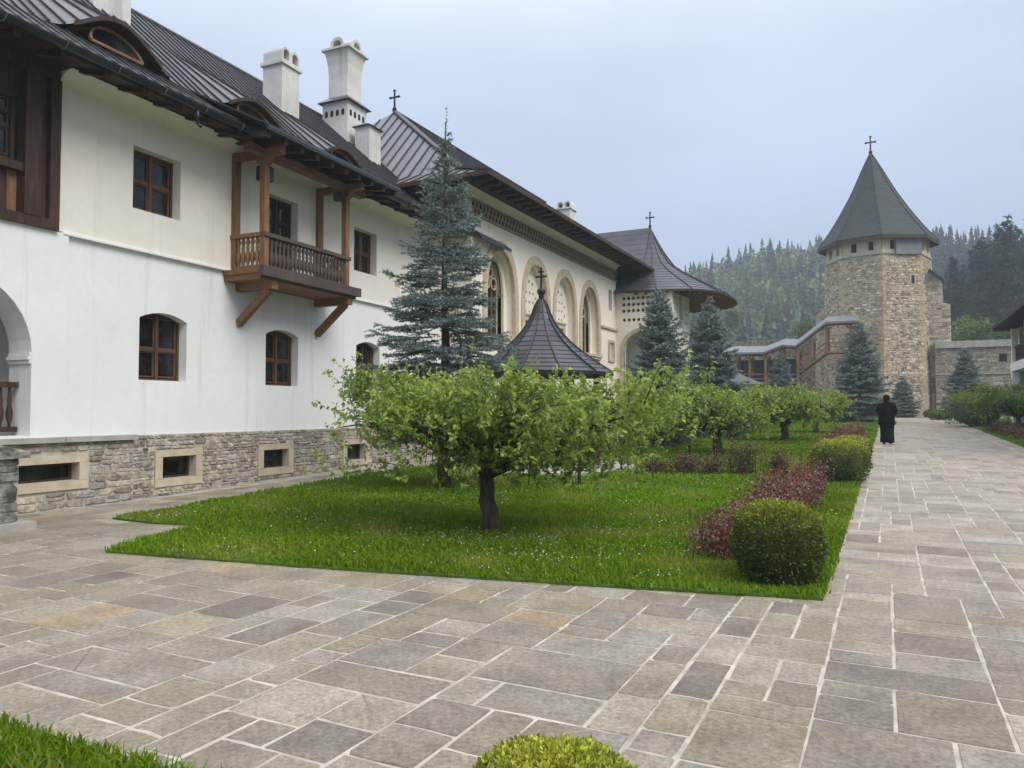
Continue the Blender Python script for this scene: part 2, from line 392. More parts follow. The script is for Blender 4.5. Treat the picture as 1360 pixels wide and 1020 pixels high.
# stones: irregular chamfered blocks packed in uneven courses
PAL = [(0.40, 0.365, 0.30), (0.45, 0.415, 0.35), (0.35, 0.31, 0.25), (0.49, 0.455, 0.39), (0.42, 0.37, 0.285), (0.38, 0.36, 0.32), (0.46, 0.41, 0.32), (0.29, 0.245, 0.195)]
def pack_courses(a0, a1, b0, b1, hmin, hmax, wmin, wmax, rg, avoid=()):
    out = []; b = b0
    while b < b1 - 0.02:
        h = min(rg.uniform(hmin, hmax), b1 - b)
        if b1 - b - h < hmin * 0.6: h = b1 - b
        a = a0
        while a < a1 - 0.02:
            w = min(rg.uniform(wmin, wmax) * (0.7 + h / hmax * 0.5), a1 - a)
            if a1 - a - w < wmin * 0.6: w = a1 - a
            cells = [(a, a + w, b, b + h)]
            if h > hmin * 1.5 and rg.random() < 0.3: m = b + h * rg.uniform(0.4, 0.6); cells = [(a, a + w, b, m), (a, a + w, m, b + h)]
            for c in cells:
                if not any(c[0] < v[1] - .01 and c[1] > v[0] + .01 and c[2] < v[3] - .01 and c[3] > v[2] + .01 for v in avoid):
                    out.append(c); continue
                for v in avoid:      # keep what is left of a stone that runs into an opening's surround
                    if c[0] < v[1] and c[1] > v[0] and c[2] < v[3] and c[3] > v[2]:
                        q = None
                        if c[0] < v[0] - 0.05: q = (c[0], v[0], c[2], c[3])
                        elif c[1] > v[1] + 0.05: q = (v[1], c[1], c[2], c[3])
                        elif c[2] < v[2] - 0.04: q = (c[0], c[1], c[2], v[2])
                        elif c[3] > v[3] + 0.04: q = (c[0], c[1], v[3], c[3])
                        if q and not any(q[0] < w_[1] - .01 and q[1] > w_[0] + .01 and q[2] < w_[3] - .01 and q[3] > w_[2] + .01 for w_ in avoid): out.append(q)
                        break
            a += w
        b += h
    return out
def add_stone(mb, c, fn, rg, joint=0.012, proud=0.03, cheap=False, pal=PAL, rough=1.0):
    a0, a1, b0, b1 = c; w, h = a1 - a0, b1 - b0; j = joint * rg.uniform(0.4, 1.3)
    a0 += j; a1 -= j; b0 += j; b1 -= j; cx, cy = (a0 + a1) / 2, (b0 + b1) / 2; k = min(w, h)
    col = pal[int(rg.integers(len(pal)))]; v = rg.uniform(0.8, 1.2); mb.tint = tuple(x * v for x in col)
    ci = [rg.uniform(0.08, 0.42) * k * rough for _ in range(4)]
    P = [(a0 + ci[0], b0), (a1 - ci[1], b0), (a1, b0 + ci[1] * .8), (a1, b1 - ci[2] * .8), (a1 - ci[2], b1), (a0 + ci[3], b1), (a0, b1 - ci[3] * .8), (a0, b0 + ci[0] * .8)]
    P = [(x + rg.uniform(-.07, .07) * k, y + rg.uniform(-.07, .07) * k) for x, y in P]
    pr = proud * rg.uniform(0.4, 1.3); q = min(0.2, 0.018 / max(k, .03) * 2)
    T = [(cx + (x - cx) * (1 - q), cy + (y - cy) * (1 - q)) for x, y in P]
    dt = [-(pr + rg.uniform(-.25, .25) * pr) for _ in T]
    if cheap:
        vs = [fn(x, y, 0.01) for x, y in P] + [fn(x, y, d) for (x, y), d in zip(T, dt)]
        fs = [(i, (i + 1) % 8, 8 + (i + 1) % 8, 8 + i) for i in range(8)] + [tuple(range(8, 16))]
    else:
        vs = [fn(x, y, 0.02) for x, y in P] + [fn(x, y, -pr * .45) for x, y in P] + [fn(x, y, d) for (x, y), d in zip(T, dt)] + [fn(cx, cy, -pr * rg.uniform(.9, 1.25))]
        fs = [(r * 8 + i, r * 8 + (i + 1) % 8, r * 8 + 8 + (i + 1) % 8, r * 8 + 8 + i) for r in (0, 1) for i in range(8)] + [(16 + i, 16 + (i + 1) % 8, 24) for i in range(8)]
    mb.add(vs, fs)

def cross(parent, x, y, z, h, name='finial_cross', mat='iron', flip=False):
    mb = MB(); t = h * 0.045
    mb.lathe([(0.0, -h * .02), (h * .09, h * .06), (h * .11, h * .12), (h * .07, h * .19), (0.0, h * .22)], 10, (x, y, z))
    mb.tube([(x, y, z), (x, y, z + h)], t, 6)
    dx, dy = (0, 1) if flip else (1, 0)
    mb.tube([(x - dx * h * .24, y - dy * h * .24, z + h * .68), (x + dx * h * .24, y + dy * h * .24, z + h * .68)], t, 6)
    for s_ in ((-1, 0), (1, 0), (0, 1)):
        p = (x + dx * s_[0] * h * .24, y + dy * s_[0] * h * .24, z + h * .68 + (h * .32 if s_[1] else 0))
        mb.lathe([(0, -t * 1.7), (t * 1.9, 0), (0, t * 1.7)], 6, p)
    return mb.build(name, mat, parent, True)

def window(parent, y0, y1, z0, z1, xp, cols=2, rows=2, mat='wood_win', name='window', fw=0.075, transom=0.5, flip=None):
    """timber window facing +x; sash frame > panes"""
    f = MB(); B = (lambda a0, a1, y0_, y1_, z0_, z1_: f.box(a0, a1, y0_, y1_, z0_, z1_)) if flip is None else (lambda a0, a1, y0_, y1_, z0_, z1_: f.box(y0_, y1_, flip - a1, flip - a0, z0_, z1_))
    B(xp - .07, xp, y0, y0 + fw, z0, z1); B(xp - .07, xp, y1 - fw, y1, z0, z1)
    B(xp - .07, xp, y0 + fw, y1 - fw, z1 - fw, z1); B(xp - .07, xp + .015, y0 + fw, y1 - fw, z0, z0 + fw)
    iw = (y1 - y0 - 2 * fw) / cols
    zs = [z0 + fw] + [z0 + fw + (z1 - z0 - 2 * fw) * (transom + (i - 1) * (1 - transom) / max(rows - 1, 1)) for i in range(1, rows)] + [z1 - fw]
    for i in range(1, cols): B(xp - .065, xp + .02, y0 + fw + iw * i - .035, y0 + fw + iw * i + .035, z0 + fw, z1 - fw)
    for z in zs[1:-1]:
        for i in range(cols): B(xp - .06, xp + .01, y0 + fw + iw * i + .035, y0 + fw + iw * (i + 1) - .035, z - .03, z + .03)
    o = f.build(name, mat, parent)
    for i in range(cols):
        for k in range(rows):
            a0, a1 = y0 + fw + iw * i + .012, y0 + fw + iw * (i + 1) - .012
            g = MB()
            if flip is None: g.box(xp - .048, xp - .04, a0, a1, zs[k] + .004, zs[k + 1] - .004)
            else: g.box(a0, a1, flip - xp + .04, flip - xp + .048, zs[k] + .004, zs[k + 1] - .004)
            g.build('pane', 'glass', o)
            s_ = MB(); t = .03       # sash border
            if flip is None:
                s_.box(xp - .042, xp - .012, a0 + .02, a0 + .02 + t, zs[k] + .03, zs[k + 1] - .03); s_.box(xp - .042, xp - .012, a1 - .02 - t, a1 - .02, zs[k] + .03, zs[k + 1] - .03)
                s_.box(xp - .042, xp - .012, a0 + .02 + t, a1 - .02 - t, zs[k] + .028, zs[k] + .028 + t); s_.box(xp - .042, xp - .012, a0 + .02 + t, a1 - .02 - t, zs[k + 1] - .028 - t, zs[k + 1] - .028)
                s_.build('sash', mat, o)
    return o

def point_in(poly, X, Y):
    X = np.asarray(X); Y = np.asarray(Y); ins = np.zeros(X.shape, bool); n = len(poly)
    for i in range(n):
        x1, y1 = poly[i]; x2, y2 = poly[(i + 1) % n]
        c = ((y1 > Y) != (y2 > Y)) & (X < (x2 - x1) * (Y - y1) / ((y2 - y1) + 1e-12) + x1); ins ^= c
    return ins

# ------------------------------------------------------------------ ground, paving, lawns
def sheet(name, poly, dz, mat, skirt=0.0, kind='structure', mound=0.0):
    bm = bmesh.new(); vsb = [bm.verts.new((x, y, 0)) for x, y in poly]; bm.faces.new(vsb)
    bmesh.ops.bisect_plane(bm, geom=bm.verts[:] + bm.edges[:] + bm.faces[:], plane_co=(0, 10, 0), plane_no=(0, 1, 0))
    for v in bm.verts: v.co.z = gz(v.co.y) + dz
    if skirt:
        ed = [e for e in bm.edges if len(e.link_faces) == 1]
        r = bmesh.ops.extrude_edge_only(bm, edges=ed)
        for v in r['geom']:
            if isinstance(v, bmesh.types.BMVert): v.co.z -= skirt
    bmesh.ops.triangulate(bm, faces=bm.faces[:]); bmesh.ops.recalc_face_normals(bm, faces=bm.faces)
    me = bpy.data.meshes.new(name); bm.to_mesh(me); bm.free(); me.materials.append(MAT[mat])
    for p in me.polygons:
        if p.normal.z < -0.5: p.flip()
    o = link(bpy.data.objects.new(name, me)); o['kind'] = kind
    return o
g = sheet('ground', [(-420, -60), (420, -60), (420, 75), (-420, 75)], -0.10, 'soil')
pave = sheet('pavement', [(-16, -4), (9, -4), (9, 73), (-16, 73)], 0.0, 'joint')

LAWN = [(-0.52, 6.86), (-0.52, 66), (-16, 66), (-16, 45), (-7.6, 42), (-7.4, 33.2), (-10.3, 32.6), (-10.6, 19.2), (-10.95, 12.8), (-10.2, 7.31),
        (-9.3, 7.25), (-8.38, 7.43), (-8.25, 6.7), (-7.87, 5.56), (-5.0, 5.98), (-2.5, 6.46)]
LAWN_FG = [(-9.2, -3.5), (-1.2, -3.5), (-0.9, 2.2), (-2.86, 2.28), (-4.3, 2.32), (-6.5, 2.32), (-9.2, 2.38)]
LAWN_R = [(3.98, 17), (14, 17), (14, 64), (6.5, 64), (6.0, 56), (5.2, 54), (3.98, 52)]
sheet('lawn', LAWN, 0.03, 'turf', 0.06); sheet('lawn', LAWN_FG, 0.03, 'turf', 0.06); sheet('lawn', LAWN_R, 0.03, 'turf', 0.06)

# paving slabs: random rectangles packed on a fine grid
def slabs():
    c = 0.128; x0, y0, x1, y1 = -11.9, -1.0, 3.47, 69.5
    nx, ny = int((x1 - x0) / c), int((y1 - y0) / c); occ = np.zeros((ny, nx), bool)
    rg = np.random.default_rng(21)
    SZ = [(6, 4), (5, 4), (5, 3), (4, 4), (4, 3), (6, 3), (3, 3), (3, 2), (2, 2), (4, 2), (7, 5), (3, 4), (3, 5), (4, 5), (6, 5), (2, 3), (5, 2), (2, 4), (3, 3), (4, 3)]
    out = []
    for j in range(ny):
        for i in range(nx):
            if occ[j, i]: continue
            w, h = SZ[int(rg.integers(len(SZ)))]; w = min(w, nx - i); h = min(h, ny - j)
            while w > 1 and occ[j, i:i + w].any(): w -= 1
            if i + w < nx and not occ[j, i + w] and (i + w + 1 >= nx or occ[j, i + w + 1]): w += 1   # no slivers
            while h > 1 and occ[j:j + h, i:i + w].any(): h -= 1
            occ[j:j + h, i:i + w] = True
            out.append((x0 + i * c, x0 + (i + w) * c, y0 + j * c, y0 + (j + h) * c))
    return out
SPAL = [(0.295, 0.266, 0.222), (0.315, 0.286, 0.242), (0.26, 0.231, 0.19), (0.35, 0.322, 0.275), (0.285, 0.254, 0.208), (0.275, 0.262, 0.24), (0.32, 0.302, 0.265), (0.23, 0.211, 0.182), (0.295, 0.275, 0.236), (0.30, 0.262, 0.208)]
def slab_mesh(mb, s, rg):
    a0, a1, b0, b1 = s; j = 0.0092
    v = rg.uniform(0.76, 1.08); col = SPAL[int(rg.integers(len(SPAL)))] if rg.random() > .012 else (0.36, 0.285, 0.20)
    if (b0 > 7) and rg.random() < .55: col = SPAL[3]; v = rg.uniform(.88, 1.08)
    mb.tint = tuple(x * v for x in col)
    P = []
    cut = [rg.uniform(0.002, 0.010) if rg.random() < .88 else rg.uniform(.012, .032) for _ in range(4)]
    P = [(a0 + j + cut[0], b0 + j), ((a0 + a1) / 2, b0 + j + rg.uniform(-.006, .006)), (a1 - j - cut[1], b0 + j), (a1 - j, b0 + j + cut[1]), (a1 - j, b1 - j - cut[2]), (a1 - j - cut[2], b1 - j), ((a0 + a1) / 2, b1 - j + rg.uniform(-.006, .006)), (a0 + j + cut[3], b1 - j), (a0 + j, b1 - j - cut[3]), (a0 + j, b0 + j + cut[0])]
    P = [(x + rg.uniform(-.007, .007), y + rg.uniform(-.007, .007)) for x, y in P]
    cx, cy = (a0 + a1) / 2, (b0 + b1) / 2; tx, ty = rg.uniform(-.0015, .0015, 2); hh = rg.uniform(.002, .0065)
    n = len(P); q = 0.004
    lo = [(x, y, gz(y) - .003) for x, y in P]
    hi = [(x - math.copysign(q, x - cx), y - math.copysign(q, y - cy), gz(y) + hh + tx * (x - cx) + ty * (y - cy)) for x, y in P]
    mb.add(lo + hi, [(i, (i + 1) % n, n + (i + 1) % n, n + i) for i in range(n)] + [tuple(range(n, 2 * n))])
rg = np.random.default_rng(3)
SL = []
for s in slabs():
    cx, cy = (s[0] + s[1]) / 2, (s[2] + s[3]) / 2
    cs = [(s[0], s[2]), (s[1], s[2]), (s[1], s[3]), (s[0], s[3])]
    inl = [bool(point_in(L, np.array([c[0] for c in cs] + [cx]), np.array([c[1] for c in cs] + [cy])).all()) for L in (LAWN, LAWN_FG)]
    if any(inl) or (cx > -0.52 and cy < -0.5): continue
    if cx < -10.7 and cy > 19.5: continue
    pp = [proj((x, y, gz(y))) for x, y in cs]
    if min(p[2] for p in pp) < 0.3: area = 0
    else:
        vis = any(-60 < p[0] < 1420 and p[1] < 1080 for p in pp)
        area = 0.5 * abs(sum(pp[i][0] * pp[(i + 1) % 4][1] - pp[(i + 1) % 4][0] * pp[i][1] for i in range(4))) if vis else 0
        part = sum(bool(point_in(L, np.array([c[0] for c in cs]), np.array([c[1] for c in cs])).any()) for L in (LAWN, LAWN_FG))
        if part: area *= 0.4
    SL.append((area, s))
SL.sort(key=lambda t: -t[0])
for area, s in SL[:300]:
    mb = MB(); slab_mesh(mb, s, rg); mb.build('paving_slab', 'slab', pave)
mb = MB()
for area, s in SL[300:]: slab_mesh(mb, s, rg)
mb.build('far_paving_slabs', 'slab', pave, kind='stuff')
# border course of small stones along the right-hand side of the walk
mb = MB(); y = 8.0
while y < 53:
    L = rg.uniform(.3, .75); slab_mesh(mb, (3.50, 3.72, y, y + L), rg); y += L
y = 8.0
while y < 53:
    L = rg.uniform(.4, .9); slab_mesh(mb, (3.72, 3.98, y, y + L), rg); y += L
y = 53.0
while y < 69.5:
    L = rg.uniform(.35, .7); x = 3.5
    while x < 8.5: w_ = rg.uniform(.4, 1.0); slab_mesh(mb, (x, x + w_, y, y + L), rg); x += w_
    y += L
mb.build('border_stones', 'slab', pave, kind='stuff')

# grass blades
def blades(name, poly, label, dens, bx, hfac=1.0, dmax=40, seed=1, cut=None, wfac=1.0):
    rg = np.random.default_rng(seed); x0, x1, y0, y1 = bx
    VV, TT = [], []
    step = 1.0
    ys = np.arange(y0, y1, step)
    allp = []
    for yy in ys:
        for xx in np.arange(x0, x1, step):
            px, py, d = proj((xx + .5, yy + .5, gz(yy)))
            if d < 0.5 or px < -350 or px > 1700: continue
            k = int(dens(d)); 
            if k <= 0 or d > dmax: continue
            P = np.stack([xx + rg.random(k), yy + rg.random(k), np.full(k, d)], 1); allp.append(P)
    P = np.concatenate(allp); P = P[point_in(poly, P[:, 0], P[:, 1])]
    if cut is not None: P = P[cut(P[:, 0], P[:, 1])]
    n = len(P); d = P[:, 2]; P[:, :2] += rg.normal(0, .022, (n, 2))
    a = rg.random(n) * 2 * np.pi; lean = rg.random(n) * 2 * np.pi
    clump = 0.75 + 0.35 * np.sin(P[:, 0] * 2.1 + np.sin(P[:, 1] * 1.3) * 2) * np.sin(P[:, 1] * 2.7 + 1.1)
    h = (0.045 + 0.05 * rg.random(n)) * hfac * clump * (1 + 0.012 * d); w = (0.0035 + 0.0028 * rg.random(n)) * (0.6 + 0.13 * d) * wfac
    z0 = gzv(P[:, 1]) + 0.028
    dx, dy = np.cos(a) * w, np.sin(a) * w; ln = (0.25 + 0.55 * rg.random(n)) * h; lx, ly = np.cos(lean) * ln, np.sin(lean) * ln
    V = np.empty((n, 5, 3), np.float32); X, Y = P[:, 0], P[:, 1]
    V[:, 0] = np.stack([X - dx, Y - dy, z0], 1); V[:, 1] = np.stack([X + dx, Y + dy, z0], 1)
    V[:, 2] = np.stack([X - dx * .8 + lx * .35, Y - dy * .8 + ly * .35, z0 + h * .62], 1); V[:, 3] = np.stack([X + dx * .8 + lx * .35, Y + dy * .8 + ly * .35, z0 + h * .62], 1)
    V[:, 4] = np.stack([X + lx, Y + ly, z0 + h * (1 - .25 * ln / h)], 1)
    F = np.array([[0, 1, 3], [0, 3, 2], [2, 3, 4]])[None] + (np.arange(n) * 5)[:, None, None]
    big = 0.5 + 0.5 * np.sin(X * .9 + 1.7 * np.sin(Y * .6)) * np.sin(Y * .8 + .4)
    t = rg.random(n)[:, None]; c = np.array([0.085, 0.185, 0.005]) * (1 - t) + np.array([0.20, 0.32, 0.014]) * t
    pat = np.sin(X * 1.9 + 2.1 * np.sin(Y * 1.1 + X * .4)) * np.sin(Y * 1.6 + 1.3 * np.sin(X * .8)); pat2 = np.clip(pat * 1.4 - .35, 0, 1)[:, None]
    c = c * (0.78 + 0.34 * big[:, None]); c = c * (1 - .7 * pat2) + np.array([.25, .30, .045]) * .7 * pat2
    yl = rg.random(n) < 0.05; c[yl] = np.array([0.26, 0.25, 0.09]) * rg.uniform(.6, 1.1, (yl.sum(), 1))
    tint = np.repeat(c, 5, 0)
    o = npmesh(name, V.reshape(-1, 3), F.reshape(-1, 3), 'grass', tint); tag(o, label, 'grass', kind='stuff')
    return n
GC = place(719, 19.3)
def keep(X, Y): return ((X - GC[0]) ** 2 + (Y - GC[1]) ** 2 > 2.45 ** 2)
blades('grass', LAWN, 'mown green grass of the lawn around the fruit trees', lambda d: 2900 if d < 7.5 else (2000 if d < 10 else (1250 if d < 14 else (560 if d < 20 else (330 if d < 30 else 120)))), (-11.5, 0, 5, 62), 1.0, 62, 1, keep)
blades('grass', LAWN_FG, 'long green grass in the near corner beside the paving', lambda d: 5200, (-7.5, -1, 0.0, 3), 1.35, 9, 2)
blades('grass', LAWN_R, 'strip of grass beside the walk opposite the box balls', lambda d: 320 if d < 30 else 110, (3.9, 9, 17, 60), 1.0, 60, 3)

def flowers(name, label, pts, r, col, seed, hz=0.075):
    rg = np.random.default_rng(seed); n = len(pts); k = 6
    V = np.empty((n, k + 1, 3)); a = rg.random(n) * 6; rr = r * rg.uniform(.7, 1.25, n); z = gzv(pts[:, 1]) + hz * rg.uniform(.6, 1.2, n)
    tl = rg.uniform(-.5, .5, (n, 2))
    V[:, 0] = np.stack([pts[:, 0], pts[:, 1], z + .004], 1)
    for i in range(k):
        cx, cy = np.cos(a + i * 2 * np.pi / k) * rr, np.sin(a + i * 2 * np.pi / k) * rr
        V[:, i + 1] = np.stack([pts[:, 0] + cx, pts[:, 1] + cy, z + cx * tl[:, 0] + cy * tl[:, 1]], 1)
    F = np.array([[0, i + 1, (i + 1) % k + 1] for i in range(k)])[None] + (np.arange(n) * (k + 1))[:, None, None]
    c = np.tile(np.array(col), (n * (k + 1), 1))
    o = npmesh(name, V.reshape(-1, 3), F.reshape(-1, 3), 'petal', c); tag(o, label, 'flowers', kind='stuff')
rg = np.random.default_rng(5); pts = []
for _ in range(95):
    c = np.array([rg.uniform(-10, -1.6), rg.uniform(6.3, 17)]); pts.append(c + rg.normal(0, 1, (int(rg.integers(3, 26)), 2)) * rg.uniform(.1, .5))
for px_, dd in ((560, 9.6), (500, 10), (640, 9.2), (740, 8.6), (790, 9.0), (760, 8.0), (620, 9.5), (830, 8.4), (860, 10), (560, 9.2)):
    X, Y, _ = place(px_, dd); pts.append(np.array([X, Y]) + rg.normal(0, 1, (70, 2)) * .42)
pts = np.concatenate(pts); pts = pts[point_in(LAWN, pts[:, 0], pts[:, 1]) & keep(pts[:, 0], pts[:, 1]) & (pts[:, 0] < -1.0)]
flowers('daisies', 'tiny white daisies scattered through the lawn', pts, 0.0085, (0.75, 0.75, 0.72), 6)
pts = np.concatenate([np.array([[-.8, 11.2]]) + rg.normal(0, 1, (22, 2)) * [.12, .5], np.array([[-3.0, 24]]) + rg.normal(0, 1, (90, 2)) * [1.2, 2.6], np.array([[4.6, 25.5]]) + rg.normal(0, 1, (15, 2)) * [.3, 1.2]])
flowers('buttercups', 'small yellow buttercups along the grass verges', pts, 0.016, (0.65, 0.5, 0.03), 7)

# ------------------------------------------------------------------ the long white cell building (local frame: x out of the facade, y along it)
BLD = thing('monastery_house', 'long white two-storey monastery house with wooden balcony and grey seamed roof', 'building', (-12.3, 10.42, 0), R(2.34))
YE = 9.95
# lower storey
LW = [segarch(y0, y0 + 1.08, 2.16, 3.44, .13) for y0 in (-1.18, 2.09, 5.45)]
holed_wall(MB(), rect(-2.62, YE, 1.14, 4.50), LW, fx(0.0), .22).build('lower_wall', 'white', BLD)
# arcade section with the arch (a little proud and thicker)
A1 = roundarch(-5.6, -3.2, 1.20, 2.50, 18); A2 = roundarch(-9.6, -7.2, 1.20, 2.50, 18)
mb = MB(); holed_wall(mb, rect(-11, -2.62, 1.14, 4.52), [A1, A2], fx(0.07), .55, .3); mb.build('arcade_wall', 'white', BLD)
mb = MB()
for ya, yb in ((-3.2, -3.06), (-5.74, -5.6)):        # impost mouldings inside the arch
    s_ = 1 if ya > -4 else -1; y_in = -3.2 if s_ > 0 else -5.6
    for dz, dd in ((2.34, .03), (2.40, .055), (2.46, .03)):
        lo, hi = (y_in - dd, y_in + .001) if s_ > 0 else (y_in - .001, y_in + dd)
        mb.box(-.47, .062, lo, hi, dz, dz + .055)
    mb.build('impost', 'white', BLD); mb = MB()
mb = MB(); mb.box(-2.3, -2.2, -11, -2.62, 1.1, 4.5); mb.box(-2.2, -.48, -2.7, -2.62, 1.1, 4.5); mb.box(-2.2, -.48, -11, -10.9, 1.1, 4.5); mb.build('porch_wall', 'white', BLD)
mb = MB(); mb.box(-2.2, .05, -10.9, -2.7, 1.06, 1.16); mb.build('porch_floor', 'greystone', BLD)
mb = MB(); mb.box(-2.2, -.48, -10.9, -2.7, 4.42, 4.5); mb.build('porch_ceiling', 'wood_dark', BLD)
bal = MB(); bal.box(-.32, -.2, -5.58, -3.22, 1.96, 2.05); bal.box(-.31, -.21, -5.58, -3.22, 1.26, 1.34)
rail = bal.build('balustrade', 'wood_dark', BLD)
PB = [(.022, 0), (.022, .06), (.045, .14), (.05, .24), (.026, .36), (.034, .42), (.026, .48), (.02, .6), (.022, .63)]
b0 = MB().lathe(PB, 8, (-.26, -3.32, 1.335)).build('baluster', 'wood_dark', rail, True)
for i in range(1, 17): inst(b0, rail, (0, -.14 * i, 0))
# plinth: mortar body and rubble stones
BW = [(-0.68, .11, .31, .72), (1.99, 2.80, .31, .72), (5.0, 5.8, .31, .72)]
BW0 = (-3.45, -2.43, .45, .74)
holed_wall(MB(), rect(-1.37, YE, -.1, 1.15), [rect(*w) for w in BW], fx(.045), .22, .2).build('plinth', 'mortar', BLD)
pl2 = holed_wall(MB(), rect(-11, -1.37, -.1, 1.08), [rect(*BW0)], fx(.145), .25, .3).build('plinth', 'mortar', BLD)
pl1 = [c for c in BLD.children if c.name.startswith('plinth')][0]
mb = MB()
for k, y in enumerate(np.arange(-11, -1.35, 1.38)):
    mb.box(-.02, .24, y + .006, min(y + 1.374, -1.30), 1.08, 1.165)
mb.build('plinth_ledge', 'greystone', BLD)
rgs = np.random.default_rng(12); cand = []
sur = [(w[0] - .17, w[1] + .17, w[2] - .15, w[3] + .14) for w in BW]; sur0 = (BW0[0] - .2, BW0[1] + .2, BW0[2] - .15, BW0[3] + .16)
for c in pack_courses(-1.36, YE, .0, 1.15, .05, .15, .09, .34, rgs, sur): cand.append((pl1, fx(.045), c))
for c in pack_courses(-5.6, -1.38, .0, 1.075, .05, .17, .09, .38, rgs, [sur0]): cand.append((pl2, fx(.145), c))
def scr(c, fn):
    p = fn(*[(c[0] + c[1]) / 2, (c[2] + c[3]) / 2, 0]); w = BLD_M @ Vector(p); q = proj(w)
    return (c[1] - c[0]) * (c[3] - c[2]) / q[2] ** 2 if (-40 < q[0] < 520 and q[2] > 1) else 0
BLD_M = Matrix.Translation((-12.3, 10.42, 0)) @ Matrix.Rotation(R(2.34), 4, 'Z')
cand.sort(key=lambda t: -scr(t[2], t[1]))
rest = {id(pl1): MB(), id(pl2): MB()}
for k, (pr, fn, c) in enumerate(cand):
    if k < 300: mb = MB(); add_stone(mb, c, fn, rgs, .009, .024); mb.build('stone', 'stone', pr)
    else: add_stone(rest[id(pr)], c, fn, rgs, .008, .03)
for pr in (pl1, pl2):
    if rest[id(pr)].v: rest[id(pr)].build('rubble_stones', 'stone', pr, kind='stuff')
def basement(w, xo):
    y0, y1, z0, z1 = w; f = MB(); x = xo - .16
    for a in ((y0, y0 + .05, z0, z1), (y1 - .05, y1, z0, z1), (y0 + .05, y1 - .05, z1 - .045, z1), (y0 + .05, y1 - .05, z0, z0 + .04)): f.box(x - .06, x, *a)
    o = f.build('basement_window', 'wood_dark', BLD)
    MB().box(x - .05, x - .04, y0 + .04, y1 - .04, z0 + .03, z1 - .03).build('pane', 'glass', o)
    for a in ((y0 - .165, y1 + .165, z1 + .004, z1 + .135), (y0 - .165, y1 + .165, z0 - .145, z0 - .004), (y0 - .165, y0 - .002, z0, z1), (y1 + .002, y1 + .165, z0, z1)):
        MB().box(xo - .1, xo + .035, *a).build('surround_stone', 'sandstone', o)
for w in BW: basement(w, .045)
basement(BW0, .145)
# upper storey
UW = [rect(-1.39, -.33, 5.28, 6.43), rect(2.05, 3.08, 4.62, 6.47), rect(5.28, 6.32, 5.28, 6.43)]
mb = MB(); holed_wall(mb, rect(-2.80, YE, 4.55, 7.2), UW, fx(.03), .24, .2); mb.build('upper_wall', 'cream', BLD)
mb = MB(); n = 8       # plaster cove under the eaves
for i in range(n):
    t0, t1 = i / n * math.pi / 2, (i + 1) / n * math.pi / 2
    f_ = lambda t: (.03 + .30 * (1 - math.cos(t)), 6.98 + .22 * math.sin(t))
    (xa, za), (xb, zb) = f_(t0), f_(t1)
    mb.add([(xa, -2.8, za), (xa, YE, za), (xb, YE, zb), (xb, -2.8, zb)], [(0, 1, 2, 3)])
mb.add([(.03, -2.8, 6.98)] + [(f_(i / n * math.pi / 2)[0], -2.8, f_(i / n * math.pi / 2)[1]) for i in range(n + 1)] + [(.03, -2.8, 7.2)], [tuple(range(n + 3))])
mb.build('eave_cove', 'cream', BLD)
mb = MB(); mb.box(.0, .085, -2.72, YE, 4.50, 4.535); mb.box(.0, .055, -2.72, YE, 4.535, 4.56); mb.build('string_course', 'white', BLD)
for y0 in (-1.18, 2.09, 5.45): window(BLD, y0 - .03, y0 + 1.11, 2.12, 3.46, -.2, transom=.46)
window(BLD, -1.42, -.30, 5.24, 6.46, -.18, transom=.5); window(BLD, 5.25, 6.35, 5.24, 6.46, -.18)
window(BLD, 2.02, 3.11, 4.60, 6.5, -.18, 2, 3, mat='wood_dark', name='balcony_door', transom=.45)
# timber veranda closing the upper floor over the arcade
v = MB(); v.box(-.12, .14, -11, -2.84, 4.52, 4.68); v.box(-.1, .10, -11, -2.84, 7.0, 7.18); ver = v.build('veranda', 'wood_dark', BLD)
for a0, a1, x1 in ((-3.0, -2.83, .13), (-3.42, -3.16, .15), (-4.9, -4.7, .13), (-6.4, -6.2, .13)):
    MB().box(-.05, x1, a0, a1, 4.68, 7.0).build('post', 'wood_dark', ver)
for k in range(1): MB().box(-.06, .02, -3.16, -3.0, 4.68, 7.0).build('board', 'wood_dark', ver)
for k, y in enumerate(np.arange(-4.68, -3.44, .155)):
    MB().box(-.06, -.02 + .008 * (k % 2), y, y + .148, 4.68, 5.34).build('board', 'wood_v' if k % 3 else 'wood_dark', ver)
    MB().box(-.06, -.03 + .008 * (k % 2), y, y + .148, 6.55, 7.0).build('board', 'wood_dark', ver)
MB().box(-.1, .12, -11, -3.43, 5.34, 5.47).build('rail', 'wood_dark', ver)
for y in (-4.62, -4.05): window(BLD, y, y + .56, 5.47, 6.55, -.02, 1, 3, mat='wood_dark', name='veranda_window', fw=.06)
MB().box(-.1, -.06, -11, -4.9, 4.68, 7.0).build('board', 'wood_dark', ver)
# eaves: soffit boards and rafters
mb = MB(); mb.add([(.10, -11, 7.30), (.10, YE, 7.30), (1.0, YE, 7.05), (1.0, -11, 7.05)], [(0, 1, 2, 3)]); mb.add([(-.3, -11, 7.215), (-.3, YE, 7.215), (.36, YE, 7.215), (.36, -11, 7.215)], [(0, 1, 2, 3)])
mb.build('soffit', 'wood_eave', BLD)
raf = None
for y in np.arange(-10.6, YE, .72):
    if raf is None: raf = MB().beam((.40, 0, 7.20), (1.0, 0, 7.03), .11, .12).build('rafter', 'wood_eave', BLD); raf.location.y = y
    else: inst(raf, BLD, (0, y, 0))

